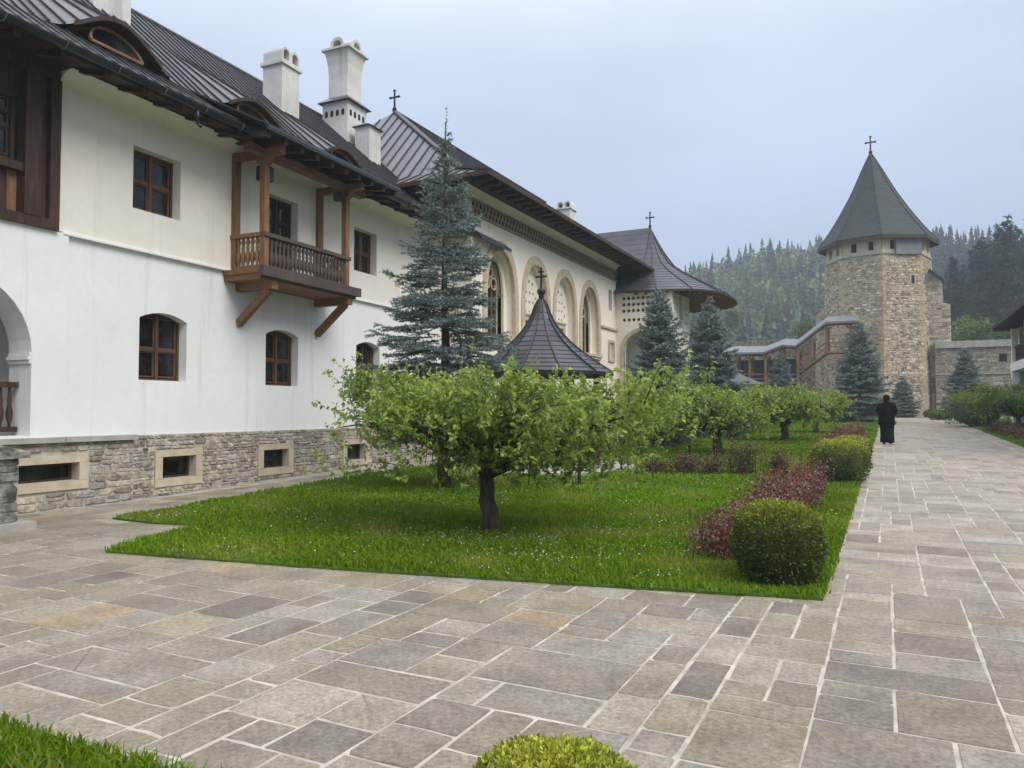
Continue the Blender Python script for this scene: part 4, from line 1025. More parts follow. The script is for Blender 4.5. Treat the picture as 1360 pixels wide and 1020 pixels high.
mb = MB(); mb.add([(2.75, 3.35, -.2), (1.2, 6.6, -.2), (1.2, 6.6, 7.28), (2.75, 3.35, 7.28)], [(0, 1, 2, 3)]); mb.add([(1.2, 6.6, -.2), (-8, 6.6, -.2), (-8, 6.6, 7.28), (1.2, 6.6, 7.28)], [(0, 1, 2, 3)]); mb.build('rear_wall', 'lime', WNG)
TAB = [(0, 0), (.10, .22), (.186, .377), (.288, .53), (.45, .66), (.66, .79), (.85, .905), (1, 1)]
CW = (.62, 3.8); RW = 4.2
def sq_(a): return 1 / ((abs(math.cos(a)) ** 3 + abs(math.sin(a)) ** 3) ** (1 / 3))
rw = MB(); an_ = np.linspace(-math.pi / 2, math.pi / 2, 19); rw.add([(CW[0], CW[1], 7.6)] + [(CW[0] + (RW * sq_(a) - .04) * math.cos(a), CW[1] + (RW * sq_(a) - .04) * math.sin(a), 7.2) for a in an_], [(0, i + 1, i + 2) for i in range(18)]); rw.add([(CW[0], CW[1] - RW + .04, 7.2), (-9, CW[1] - RW + .04, 7.2), (-9, CW[1], 7.62), (CW[0], CW[1], 7.62)], [(0, 1, 2, 3)])
rw = rw.build('roof', 'wood_eave', WNG)
angs = [R(-90 + 20 * i) for i in range(10)]
prof, ptf = facet_roof(rw, CW, RW, 7.22, 11.2, TAB, angs, 17, 'slate_wing', .02, rfun=sq_, bw=.04)
for i in range(17):                                   # the straight run back to the ridge
    p, q = prof[i], prof[i + 1]; mb = MB()
    yl = lambda r: CW[1] - RW * r[0]
    zl = lambda r, up=0: 7.22 + 3.98 * (1 - r[1]) + up
    mb.add([(CW[0], yl(p), zl(p)), (-9, yl(p), zl(p)), (-9, yl(q), zl(q, .02)), (CW[0], yl(q), zl(q, .02)), (-9, yl(q), zl(q, -.004)), (CW[0], yl(q), zl(q, -.004))], [(0, 1, 2, 3), (3, 2, 4, 5)]); mb.build('roof_board', 'slate_wing', rw)
for a in np.linspace(R(-84), R(84), 26): MB().beam((CW[0] + 1.6 * math.cos(a), CW[1] + 1.6 * math.sin(a), 7.36), (CW[0] + (RW * sq_(a) - .1) * math.cos(a), CW[1] + (RW * sq_(a) - .1) * math.sin(a), 7.12), .09, .12).build('rafter', 'wood_pine', rw)
mb = MB()
for a, b in zip(np.linspace(R(-90), R(90), 25), np.linspace(R(-90), R(90), 25)[1:]): mb.beam((CW[0] + RW * sq_(a) * math.cos(a), CW[1] + RW * sq_(a) * math.sin(a), 7.19), (CW[0] + RW * sq_(b) * math.cos(b), CW[1] + RW * sq_(b) * math.sin(b), 7.19), .05, .1)
mb.build('fascia', 'wood_dark', rw)
cross(WNG, CW[0], CW[1], 11.18, .82)

# ------------------------------------------------------------------ round pavilion on the lawn
gx, gy, g0 = GC
PAV = thing('lawn_pavilion', 'round open pavilion with bell-shaped dark roof and iron cross on the lawn', 'pavilion', (gx, gy, g0))
pf = MB().lathe([(0, .07), (2.36, .07), (2.4, .05), (2.4, -.1)], 40).build('paved_floor', 'greystone', PAV, False)
TABP = [(.045, 0), (.0875, .06), (.15, .24), (.21, .34), (.275, .43), (.4, .57), (.575, .715), (.78, .86), (1, 1)]
RP = 1.84; zE, zA = 2.53 - g0, 4.42 - g0
rp = MB().lathe([(RP - .02, zE - .05), (RP * .6, zE + .2), (0.05, zE + .5)], 12).build('roof', 'wood_dark', PAV)
angs = [R(9 + 30 * i) for i in range(13)]
facet_roof(rp, (0, 0), RP, zE, zA, TABP, angs, 14, 'slate', .020, bw=.032, closed=True)
mb = MB(); ring = [(RP * math.cos(a), RP * math.sin(a), zE - .03) for a in angs]
for a, b in zip(ring, ring[1:]): mb.beam(a, b, .05, .08)
mb.build('fascia', 'iron', rp)
mb = MB(); mb.lathe([(.075, zA - .02), (.062, zA + .14), (.10, zA + .19), (.115, zA + .25), (.08, zA + .31), (.0, zA + .34)], 12); mb.build('finial', 'iron', PAV, True)
cm = MB(); cm.box(-.022, .022, -.022, .022, zA + .3, zA + .86); cm.box(-.15, .15, -.018, .018, zA + .60, zA + .645); cm.box(-.08, .08, -.017, .017, zA + .73, zA + .765); cm.build('cross', 'iron', PAV)
for i in range(6):
    a = R(20 + 60 * i); x, y = 1.42 * math.cos(a), 1.42 * math.sin(a)
    mb = MB(); mb.box(x - .07, x + .07, y - .07, y + .07, .07, zE + .06); mb.build('post', 'wood_dark', PAV)
b = MB().lathe([(.62, .07), (.62, .75), (.70, .78), (.70, .86), (.50, .86), (.50, .3), (0, .3)], 20).build('well_basin', 'greystone', PAV)

# ------------------------------------------------------------------ stone tower
def onY(px, py, Y0):
    d = _f + _r * (px - 680) / 1000 - _u * (py - 510) / 1000; t = Y0 / d[1]; return d[0] * t, HC + d[2] * t
TX, TY, TZ = place(1168, 66)
TWR = thing('stone_tower', 'tall octagonal rubble stone tower with pointed green-grey shingled roof', 'tower', (TX, TY, 0))
TPAL = [(0.52, 0.44, 0.32), (0.58, 0.50, 0.37), (0.46, 0.385, 0.28), (0.60, 0.535, 0.42), (0.35, 0.275, 0.19), (0.55, 0.47, 0.335), (0.28, 0.23, 0.17), (0.59, 0.505, 0.36), (0.48, 0.395, 0.275)]
base_ang = -YAW * -1      # camera right axis lies at +YAW in world
def vang(a): return YAW - R(a)          # a: angle from the camera's right towards the camera
VA = [vang(66 + 45 * k) for k in range(8)]
def RT(z): return 4.55 - (z - 1) * .018 if z < 9.1 else 4.34 - (z - 9.1) * .028
def fac(k):
    a, b = VA[k], VA[(k + 1) % 8]; nrm = Vector((math.cos((a + b) / 2 if abs(a - b) < 3 else (a + b) / 2 + math.pi), math.sin((a + b) / 2 if abs(a - b) < 3 else (a + b) / 2 + math.pi), 0))
    w = 2 * 4.4 * math.sin(R(22.5))
    def fn(s_, z, d):
        r = RT(z); p = Vector((r * math.cos(a), r * math.sin(a), z)); q = Vector((r * math.cos(b), r * math.sin(b), z))
        v = p.lerp(q, s_ / w + .5) - nrm * d; return tuple(v)
    return fn, w
mb = MB()
for zz0, zz1 in ((0.4, 9.1), (9.1, 14.6)):
    ra, rb_ = RT(zz0), RT(zz1 - 1e-4); vsl = [(ra * math.cos(a), ra * math.sin(a), zz0) for a in VA] + [(rb_ * math.cos(a), rb_ * math.sin(a), zz1) for a in VA]
    mb.add(vsl, [(i, (i + 1) % 8, 8 + (i + 1) % 8, 8 + i) for i in range(8)])
body = mb.build('wall', 'mortar', TWR)
rgt = np.random.default_rng(31); st = MB()
vis = [k for k in range(8) if (lambda fn: (fn(0, 5, -1)[0] * _f[0] + fn(0, 5, -1)[1] * _f[1]) < .8)(fac(k)[0])]
for k in vis:
    fn, w = fac(k)
    av = [(-1.2, -.7, 12.0, 12.9)] if k == 0 else []
    for c in pack_courses(-w / 2, w / 2, .6, 14.55, .10, .27, .15, .5, rgt, av): add_stone(st, c, fn, rgt, .014, .05, True, TPAL)
st.build('rubble_stones', 'stone', body, kind='stuff')
for k in range(8):                                    # dressed corner stones
    q = MB(); z = .6; fn, w = fac(k)
    while z < 14.3:
        h = .42; a = VA[k]; r = RT(z) + .05; L = .5 if int(z / .42) % 2 else .32; vv = rgt.uniform(.75, 1.1); q.tint = tuple(x * vv for x in (0.47, 0.385, 0.27))
        tdir = Vector((-math.sin(a), math.cos(a), 0)); o = Vector((r * math.cos(a), r * math.sin(a), 0)); ins = Vector((-math.cos(a), -math.sin(a), 0))
        pl_ = [o, o + tdir * L + ins * (L * .42), o + tdir * L + ins * (L * .42 + .3), o + ins * .4, o - tdir * L + ins * (L * .42 + .3), o - tdir * L + ins * (L * .42)]
        q.add([(p.x, p.y, z + .015) for p in pl_] + [(p.x, p.y, z + h - .015) for p in pl_], [tuple(range(6)), tuple(range(11, 5, -1))] + [(i, (i + 1) % 6, 6 + (i + 1) % 6, 6 + i) for i in range(6)]); z += h
    q.build('corner_stones', 'stone', body, kind='stuff')
mb = MB()
for zz, r0, hh in ((14.6, .10, .14),):
    r = RT(zz) + r0; vsl = [(r * math.cos(a), r * math.sin(a), zz + h_) for h_ in (0, hh) for a in VA] + [((r - .4) * math.cos(a), (r - .4) * math.sin(a), zz + h_) for h_ in (hh + .05, -.05) for a in VA]
    mb.add(vsl, [(i + o_, (i + 1) % 8 + o_, 8 + (i + 1) % 8 + o_, 8 + i + o_) for o_ in (0, 8, 16) for i in range(8)])
mb.build('string_course', 'greystone', TWR)
mb = MB(); r = 4.34 + .02; mb.lathe([(r + .05, 9.0), (r + .08, 9.08), (r - .3, 9.16)], 8, (0, 0, 0), VA[7], VA[7] + 2 * math.pi); mb.build('offset_course', 'greystone', TWR)
MB().lathe([(3.4, 14.5), (3.4, 16.6)], 8).build('loft_void', 'void', TWR)
for k in vis:
    fn, w = fac(k); r = 4.28 / RT(15.4)
    g_ = lambda s_, z, d, fn=fn: tuple(Vector(fn(s_ * .99, z, d)) )
    hs = [rect(-1.0, -.55, 15.0, 15.75), rect(.45, .95, 15.0, 15.8)]
    mb = MB(); holed_wall(mb, rect(-w / 2, w / 2, 14.72, 16.5), hs, g_, .3); mb.build('loft_wall', 'sandstone', TWR)
fn, w = fac(0); mb = MB(); mb.prism(rect(-w / 2 - .05, .55, 14.55, 16.2), fn, -.25, -.18); mb.build('weather_screen', 'galv', TWR)
fn, w = fac(0); MB().prism(rect(-1.1, -.8, 12.1, 12.8), fn, -.03, .02).build('slit_window', 'void', TWR)
fr = MB()
for a in ((-1.19, -1.1, 12.02, 12.88), (-.8, -.71, 12.02, 12.88), (-1.1, -.8, 12.8, 12.88), (-1.1, -.8, 12.02, 12.1)): fr.prism(rect(*a), fn, -.06, .02)
fr.build('slit_frame', 'sandstone', TWR)
# roof
TABT = [(.012, 0), (.15, .154), (.30, .345), (.385, .445), (.60, .667), (.80, .846), (1, 1)]
RR = 4.86; ZE, ZA = 16.1, 24.35; SH = Vector(_r) * -.42
rt = MB(); rt.add([(RR * .99 * math.cos(a), RR * .99 * math.sin(a), ZE + .02) for a in VA] + [(3.6 * math.cos(a), 3.6 * math.sin(a), ZE + .35) for a in VA], [(i, (i + 1) % 8, 8 + (i + 1) % 8, 8 + i) for i in range(8)]); rt.add([(RR * math.cos(a), RR * math.sin(a), ZE + h_) for h_ in (-.28, .03) for a in VA], [(i, (i + 1) % 8, 8 + (i + 1) % 8, 8 + i) for i in range(8)])
rt = rt.build('roof', 'wood_dark', TWR)
mb = MB(); rows = 46; L = [table([(z, r) for r, z in TABT], 0)]
def tpt(f, a, up=0):
    s_ = f; r = np.interp(s_, [t[1] for t in TABT], [t[0] for t in TABT]); return (RR * r * math.cos(a) + SH.x * (1 - s_), RR * r * math.sin(a) + SH.y * (1 - s_), ZE + (ZA - ZE) * (1 - s_) + up)
for i in range(rows):
    for k in range(8):
        a, b = VA[k], VA[(k + 1) % 8]; f0, f1 = i / rows, (i + 1) / rows
        mb.add([tpt(f0, a), tpt(f0, b), tpt(f1, b, .035), tpt(f1, a, .035), tpt(f1, a, -.005), tpt(f1, b, -.005)], [(0, 1, 2, 3), (3, 2, 5, 4)])
mb.build('shingle_courses', 'shingle', rt, kind='stuff')
for k in range(8):
    mb = MB(); ps = [tpt(f, VA[k], .05) for f in np.linspace(0, 1, 12)]
    for p, q in zip(ps, ps[1:]): mb.beam(p, q, .07, .05)
    mb.build('hip_flashing', 'shingle', rt)
cross(TWR, SH.x, SH.y, ZA - .05, 1.55)
# ruined stair buttress on the right of the tower
def stone_block(name, parent, poly, Y0, thick, seed, mat='mortar', cs=(.12, .34, .2, .66), pal=TPAL, clip=None, top=None):
    b = MB(); b.prism([(x, z) for x, z in poly], fy(Y0), 0, thick); o = b.build(name, mat, parent)
    rg = np.random.default_rng(seed); s_ = MB(); x0, x1 = min(p[0] for p in poly), max(p[0] for p in poly); z0, z1 = min(p[1] for p in poly), max(p[1] for p in poly)
    for c in pack_courses(x0, x1, z0, z1, *cs, rg):
        cx = np.array([c[0] + .03, c[1] - .03, c[1] - .03, c[0] + .03]); cz_ = np.array([c[2] + .03, c[2] + .03, c[3] - .03, c[3] - .03])
        if point_in(poly, cx, cz_).all(): add_stone(s_, c, fy(Y0), rg, .014, .05, True, pal)
    if s_.v: s_.build('rubble_stones', 'stone', o, kind='stuff')
    return o
Yb = TY - 1.5
bp = [onY(px, py, Yb) for px, py in ((1228, 560), (1264, 560), (1263, 430), (1262, 404), (1253, 402), (1251, 373), (1236, 362), (1228, 362))]
BUT = tag(stone_block('buttress_wall', None, bp, Yb, 3.0, 41), 'stepped ruined stone buttress against the tower on its wall side', 'wall')
rf = MB(); a, b = onY(1234, 358, Yb - .3), onY(1253, 372, Yb - .3); rf.beam((a[0], Yb + 1.4, a[1]), (b[0], Yb + 1.4, b[1]), 3.6, .14, (0, 0, 1)); rf.build('coping', 'shingle', BUT)
Yb2 = TY - .5
bp = [onY(px, py, Yb2) for px, py in ((1082, 560), (1112, 560), (1112, 396), (1106, 398), (1084, 419))]
tag(stone_block('buttress_wall', None, bp, Yb2, 2.5, 42), 'sloping stone buttress beside the tower above the covered stair', 'wall')
# perimeter walls
Yw = TY - 2.5
x0, zt = onY(1242, 459, Yw); x1, _ = onY(1352, 459, Yw); zb = gz(69) - .3
w1 = stone_block('perimeter_wall', None, rect(x0, x1 + 4, zb, zt - .25), Yw, 1.2, 43, cs=(.1, .3, .2, .8), pal=[(0.38, 0.335, 0.265), (0.33, 0.29, 0.23), (0.43, 0.385, 0.31), (0.29, 0.25, 0.20), (0.38, 0.32, 0.245)])
tag(w1, 'stone perimeter wall with pale coping beyond the end of the walk', 'wall')
MB().box(x0, x1 + 4, Yw - .25, Yw + 1.4, zt - .25, zt + .3).build('coping', 'greystone', w1)
xa, za = onY(1245, 497, Yw); MB().box(x0, x1 + 4, Yw - .12, Yw, za - .06, za + .08).build('ledge', 'greystone', w1)
xa, za = onY(1327, 480, Yw); xb, zb2 = onY(1337, 470, Yw); MB().box(xa, xb, Yw - .09, Yw - .02, za, zb2).build('wall_opening', 'void', w1)
Yw2 = TY + .8; x0, zt = onY(935, 455, Yw2); x1, _ = onY(1110, 450, Yw2)
tag(stone_block('perimeter_wall', None, rect(x0, x1, .3, zt), Yw2, 1.0, 44, pal=[(0.22, 0.18, 0.14), (0.28, 0.23, 0.18), (0.18, 0.15, 0.12)]), 'dark stone perimeter wall behind the covered wooden gallery', 'wall')

# covered wooden stair and gallery
Yg = 66.0
GAL = thing('covered_stair', 'covered larch stair and gallery with grey sheet roof leading up to the tower', 'stair', (0, 0, 0))
def q(px, py, dy=0.0): x, z = onY(px, py, Yg + dy); return (x, Yg + dy, z)
def qq(px, py, dy): x, z = onY(px, py, Yg); return (x, Yg + dy, z)
def gb(name, a, b, w, h, mat='wood_pine', dy=0.0): return MB().beam(qq(*a, dy), qq(*b, dy), w, h, (0, 1, 0)).build(name, mat, GAL)
DP = 1.9
rp_ = [(960, 469), (1014, 468), (1040, 458), (1057, 459), (1097, 428), (1140, 426)]
for a, b in zip(rp_, rp_[1:]):
    mb = MB(); f0, f1, r0, r1 = qq(*a, -.35), qq(*b, -.35), qq(a[0], a[1] - 11, DP), qq(b[0], b[1] - 11, DP)
    mb.add([f0, f1, r1, r0] + [(p[0], p[1], p[2] - .14) for p in (f0, f1, r1, r0)], [(0, 1, 2, 3), (7, 6, 5, 4), (0, 4, 5, 1), (1, 5, 6, 2), (3, 2, 6, 7), (0, 3, 7, 4)]); mb.build('roof_panel', 'galv', GAL)
    gb('eave_beam', (a[0], a[1] + 3.5), (b[0], b[1] + 3.5), .16, .16)
for px, t, b in ((978, 472, 560), (996, 472, 560), (1017, 472, 560), (1038, 462, 560), (1060, 462, 560), (1079, 449, 476), (1098, 433, 468), (1130, 431, 468)):
    for dy in (0, DP - .2): gb('post', (px, t), (px, b), .2, .2, dy=dy)
    for s_ in (-1, 1): gb('brace', (px + s_ * .5, t + 7), (px + s_ * 6, t + .5), .1, .1)
for pa, pb in (((1060, 496), (1098, 468)), ((1062, 489), (1098, 461)), ((1062, 482), (1098, 454))): gb('stair_rail' if pa[1] < 490 else 'stringer', pa, pb, .12, .16 if pa[1] < 490 else .3)
gb('stringer', (1060, 496), (1098, 468), .12, .3, dy=1.4)
for i in range(14):
    t = i / 13; p = qq(1060 + 38 * t, 496 - 28 * t, .7); MB().box(p[0] - .17, p[0] + .17, Yg + .06, Yg + 1.4, p[2] - .02, p[2] + .04).build('tread', 'wood_pine', GAL)
for pa, pb in (((1061, 498), (1100, 530)), ((1066, 492), (1108, 528)), ((1061, 505), (1090, 530))): gb('lower_stringer', pa, pb, .1, .18)
for i in range(10):
    t = i / 9; p = qq(1062 + 38 * t, 499 + 31 * t, .7); MB().box(p[0] - .17, p[0] + .17, Yg + .06, Yg + 1.3, p[2] - .02, p[2] + .04).build('tread', 'wood_pine', GAL)
mb = MB(); a, b = qq(1096, 467, 0), qq(1140, 467, 0); mb.box(a[0], b[0], Yg - .05, Yg + DP, a[2] - .12, a[2]); mb.build('landing', 'wood_pine', GAL)
gb('landing_rail', (1098, 455), (1140, 455), .08, .1); gb('landing_rail', (1098, 461), (1140, 461), .08, .08)
for y_ in (497, 503): gb('gallery_rail', (960, y_), (1060, y_), .1, .12)
mb = MB(); a, b = qq(955, 508, 0), qq(1060, 508, 0); mb.box(a[0], b[0], Yg - .05, Yg + DP, a[2] - .2, a[2]); mb.build('gallery_floor', 'wood_pine', GAL)
mb = MB(); mb.box(qq(960, 540, 0)[0], qq(1055, 540, 0)[0], Yg + DP, Yg + DP + .1, 1, qq(1010, 476, 0)[2]); mb.build('gallery_back', 'wood_dark', GAL)
# small garden kiosk with a low hipped roof
kx, ky, kz = place(982, 44)
KIO = thing('garden_kiosk', 'small kiosk with low grey hipped roof below the covered gallery', 'kiosk', (kx, ky, kz), YAW)
zr = HC + (545 - 511) * .044 - kz; zt = HC + (545 - 496) * .044 - kz
MB().add([(-1.9, -1.3, zr), (1.0, -1.3, zr), (1.0, 1.3, zr), (-1.9, 1.3, zr), (-1.2, 0, zt), (0, 0, zt)], [(0, 1, 5, 4), (1, 2, 5), (2, 3, 4, 5), (3, 0, 4), (0, 3, 2, 1)]).build('roof', 'slate', KIO)
mb = MB(); mb.box(-1.5, .6, -.9, .9, 0, zr); mb.build('wall', 'lime', KIO)
MB().box(-.5, .15, -.93, -.9, 0, zr * .8).build('door', 'wood_dark', KIO); MB().box(.82, .92, -1.2, -1.1, 0, zr).build('post', 'wood_dark', KIO)

# white gallery house at the right-hand edge
hx, _ = onY(1342, 500, 52.0); HZ = lambda py: onY(1342, py, 52.0)[1]
WH = thing('gallery_house', 'white house with open two-storey gallery and red-brown eaves by the perimeter wall', 'building', (hx, 0, 0))
zb1, zb0, zev = HZ(483), HZ(494), HZ(432)
MB().box(0, .45, 26, 52, zb0, zb1).build('floor_band', 'white', WH)
MB().box(2.2, 2.4, 26, 52.0, 0, zev + .3).build('rear_wall', 'white', WH); MB().box(.45, 2.2, 51.7, 52.0, .2, zev).build('end_wall', 'white', WH)
MB().box(.45, 2.2, 26, 51.7, zb0 + .05, zb1 - .1).build('gallery_floor', 'wood_grey', WH)
for k, y in enumerate((51.65, 46.9, 42.2, 37.5, 32.8, 28.1)):
    MB().box(.02, .40, y - .22, y + .22, .2, zb0).build('pillar', 'white', WH); MB().box(.04, .36, y - .18, y + .18, zb1, zev).build('pillar', 'white', WH)
for y0, y1 in zip((46.9, 42.2, 37.5, 32.8, 28.1), (51.65, 46.9, 42.2, 37.5, 32.8)):
    mb = MB(); mb.box(.15, .25, y0 + .2, y1 - .2, zb1 + .85, zb1 + .95); mb.box(.16, .24, y0 + .2, y1 - .2, zb1 + .1, zb1 + .16); r_ = mb.build('balustrade', 'wood_dark', WH)
    for y in np.arange(y0 + .4, y1 - .3, .3): MB().box(.17, .23, y - .04, y + .04, zb1 + .16, zb1 + .85).build('baluster', 'wood_dark', r_)
mb = MB(); ov = .8
mb.add([(-ov, 24, zev - .1), (-ov, 53.0, zev - .1), (3.6, 50, zev + 3.6), (3.6, 24, zev + 3.6), (8.5, 53, zev - .1), (8.5, 24, zev - .1)], [(0, 1, 2, 3), (1, 4, 2), (3, 2, 4, 5)]); wr = mb.build('roof', 'slate', WH)
mb = MB(); mb.add([(-ov, 24, zev - .12), (-ov, 53.0, zev - .12), (8.5, 53.0, zev - .12), (8.5, 24, zev - .12)], [(0, 1, 2, 3)]); mb.build('soffit', 'wood_eave', wr)
for y in np.arange(26, 52.9, .7): MB().beam((.3, y, zev - .2), (-ov + .05, y, zev - .2), .1, .14).build('rafter', 'wood_eave', wr)
MB().beam((-ov, 24, zev - .1), (-ov, 53, zev - .1), .05, .16).build('fascia', 'wood_eave', wr)
# stone pier and steps' end at the left
PX, PY, _ = place(-50, 9.9)
PIER = thing('stone_pier', 'weathered grey stone pier with pyramid cap on a step beside the house', 'pier', (PX, PY, 0), R(2.3))
pb = MB().box(-.46, .46, -.46, .46, .10, .96).build('shaft', 'mortar', PIER); rgp = np.random.default_rng(51)
DP_ = [(0.22, 0.215, 0.195), (0.15, 0.145, 0.13), (0.30, 0.29, 0.265), (0.09, 0.088, 0.08), (0.26, 0.25, 0.225)]
for fn_ in (lambda a, b, d: (a, -.46 + d, b), lambda a, b, d: (.46 - d, a, b)):
    for c in pack_courses(-.46, .46, .1, .96, .1, .28, .16, .46, rgp): m_ = MB(); add_stone(m_, c, fn_, rgp, .008, .03, pal=DP_); m_.build('stone', 'darkstone', pb)
MB().add([(-.56, -.56, .96), (.56, -.56, .96), (.56, .56, .96), (-.56, .56, .96), (-.56, -.56, 1.04), (.56, -.56, 1.04), (.56, .56, 1.04), (-.56, .56, 1.04), (0, 0, 1.26)], [(0, 1, 5, 4), (1, 2, 6, 5), (2, 3, 7, 6), (3, 0, 4, 7), (4, 5, 8), (5, 6, 8), (6, 7, 8), (7, 4, 8), (0, 3, 2, 1)]).build('cap', 'darkstone', PIER)
MB().box(-.7, .62, -.62, .62, -.02, .11).build('base_step', 'greystone', PIER)

# ------------------------------------------------------------------ vegetation
def kites(P, D, ln, wd, rg, fold=.25, droop=0.0):
    """folded kite-shaped leaves: P base, D direction, ln length, wd width"""
    n = len(P); D = D / np.linalg.norm(D, axis=1, keepdims=True)
    r = rg.normal(0, 1, (n, 3)); s = np.cross(D, r); s /= np.linalg.norm(s, axis=1, keepdims=True) + 1e-9; nn = np.cross(s, D)
    ln = np.broadcast_to(np.asarray(ln, float).reshape(-1, 1), (n, 1)); wd = np.broadcast_to(np.asarray(wd, float).reshape(-1, 1), (n, 1))
    V = np.empty((n, 4, 3), np.float32); m = P + D * ln * .48
    V[:, 0] = P; V[:, 1] = m + s * wd / 2 + nn * wd * fold; V[:, 2] = P + D * ln - np.array([0, 0, 1]) * droop * ln; V[:, 3] = m - s * wd / 2 + nn * wd * fold
    F = np.array([[0, 1, 2], [0, 2, 3]])[None] + (np.arange(n) * 4)[:, None, None]
    return V.reshape(-1, 3), F.reshape(-1, 3)
def unit(a): return a / (np.linalg.norm(a, axis=1, keepdims=True) + 1e-9)

def spruce_mesh(h, rb, seed, nwh, per_m, nl, nw, cb=.06, twigs=16, blue=True, top=.975, tp=.85):
    """whorls of drooping boughs with side twigs, needles along every twig"""
    rg = np.random.default_rng(seed); S0, S1, TT = [], [], []
    zs = cb * h + (h * top - cb * h) * (np.linspace(0, 1, nwh) ** .92)
    for wi, z in enumerate(zs):
        f = (z - cb * h) / (h * top - cb * h) * .97; R0 = rb * (1 - f) ** tp * (1.0 if f > .06 else .82) + .05 * h / 7
        nb = int(rg.integers(6, 9)) if f < .85 else 5; a0 = rg.random() * 6.28
        for b in range(nb):
            L = R0 * rg.uniform(.72, 1.18); a = a0 + b * 2 * math.pi / nb + rg.normal(0, .16); zz = z + rg.normal(0, .012 * h)
            rise = (-.12 + .85 * f ** 1.6) + rg.normal(0, .06); d = np.array([math.cos(a), math.sin(a), 0.]); t = np.linspace(0, 1, 7)
            ax = np.stack([d[0] * L * t, d[1] * L * t, zz + L * (rise * t - .20 * (1 - f) * t + .16 * t ** 3)], 1)
            S0.append(ax[:-1]); S1.append(ax[1:]); TT.append(t[1:])
            side = np.array([-d[1], d[0], 0.])
            nt = max(4, int(twigs * min(1, L / rb + .25)))
            for k in range(nt):
                tt = .14 + .84 * (k + rg.random() * .6) / nt; s = 1 if k % 2 else -1
                p = np.array([np.interp(tt, t, ax[:, i]) for i in range(3)]); tl = (L * .52 * (1 - tt) ** .8 + .09 * h / 7) * rg.uniform(.7, 1.2)
                dirv = d * rg.uniform(.55, .8) + side * s * rg.uniform(.6, .85) + np.array([0, 0, rg.uniform(-.28, .06) + .3 * f])
                dirv /= np.linalg.norm(dirv); m = p + dirv * tl * .5 + np.array([0, 0, .02 * tl]); e = p + dirv * tl + np.array([0, 0, -.10 * tl * (1 - f)])
                S0 += [p[None], m[None]]; S1 += [m[None], e[None]]; TT += [np.array([.5]), np.array([1.])]
                if tl > .28 * h / 7:
                    for q_ in (.35, .65):
                        for s2 in (-1, 1):
                            pp = p + dirv * tl * q_; dv = dirv * .75 + np.cross(dirv, [0, 0, 1]) * s2 * .62 + np.array([0, 0, rg.uniform(-.2, .05)]); ee = pp + dv * tl * .38 * rg.uniform(.7, 1.2)
                            S0.append(pp[None]); S1.append(ee[None]); TT.append(np.array([1.]))
    # leader shoot
    for q_ in np.linspace(top * .97, .99, 5): S0.append(np.array([[0.004 * h * math.sin(q_ * 40), 0, h * q_]])); S1.append(np.array([[0.004 * h * math.sin(q_ * 40 + 1), .003 * h, h * (q_ + (1 - top) / 4)]])); TT.append(np.array([1.]))
    S0, S1, TT = np.concatenate(S0), np.concatenate(S1), np.concatenate(TT)
    sl = np.linalg.norm(S1 - S0, axis=1); cnt = np.maximum(1, rg.poisson(sl * per_m)); idx = np.repeat(np.arange(len(sl)), cnt); n = len(idx)
    u_ = rg.random(n)[:, None]; P = S0[idx] * (1 - u_) + S1[idx] * u_; ax = unit(S1[idx] - S0[idx])
    D = unit(ax * .75 + unit(rg.normal(0, 1, (n, 3))) * .9); ln = nl * rg.uniform(.7, 1.25, (n, 1)); s = unit(np.cross(D, rg.normal(0, 1, (n, 3)))) * nw
    V = np.stack([P - s, P + s, P + D * ln], 1).reshape(-1, 3); F = np.arange(3 * n).reshape(-1, 3)
    c0 = np.array([0.050, 0.080, 0.070]) if blue else np.array([0.020, 0.036, 0.020]); c1 = np.array([0.25, 0.315, 0.305]) if blue else np.array([0.05, 0.078, 0.042])
    k = np.clip(.25 + .5 * rg.random(n) + .3 * (TT[idx] * u_[:, 0] > .72), 0, 1)[:, None]; c = c0 * (1 - k) + c1 * k
    return V, F, np.repeat(c, 3, 0), (S0, S1)
def add_spruce(name, px, depth, h, label, crown=None, parts=None, group=None, sc=None):
    X, Y, Z = place(px, depth); t = thing(name, label, 'tree', (X, Y, Z), rng.random() * 6.28, group)
    return t
def trunk_mesh(h, r, seg=9, lean=(0, 0), n=8, wob=.015, seed=0, top=.12):
    rg = np.random.default_rng(seed); mb = MB(); pts, rad = [], []
    for i in range(n + 1):
        t = i / n; pts.append((lean[0] * t * h + rg.normal(0, wob), lean[1] * t * h + rg.normal(0, wob), h * t - .05 * (i == 0))); rad.append(r * ((1 - t) * (1 - top) + top) * (1.18 if i == 0 else 1) * (1 + rg.normal(0, .03)))
    mb.tube(pts, rad, seg); return mb

# the tall blue spruce by the house
V, F, C, seg = spruce_mesh(7.5, 2.0, 5, 25, 150, .050, .0085, .17, 15, top=.905, tp=1.02)
X, Y, Z = place(590, 14.85)
t = thing('blue_spruce', 'tall blue spruce with a bare leader shoot in front of the white house', 'tree', (X, Y, Z))
trunk_mesh(7.3, .13, 10, seed=3, wob=.012, top=.06).build('trunk', 'bark2', t, True); npmesh('crown', V, F, 'needle', C, t)
tw = MB()
for i in np.random.default_rng(4).permutation(len(seg[0]))[:1500]:
    a, b = seg[0][i], seg[1][i]; tw.tube([a, b], [.008, .005], 3, False)
tw.build('twigs', 'bark2', t, kind='stuff')
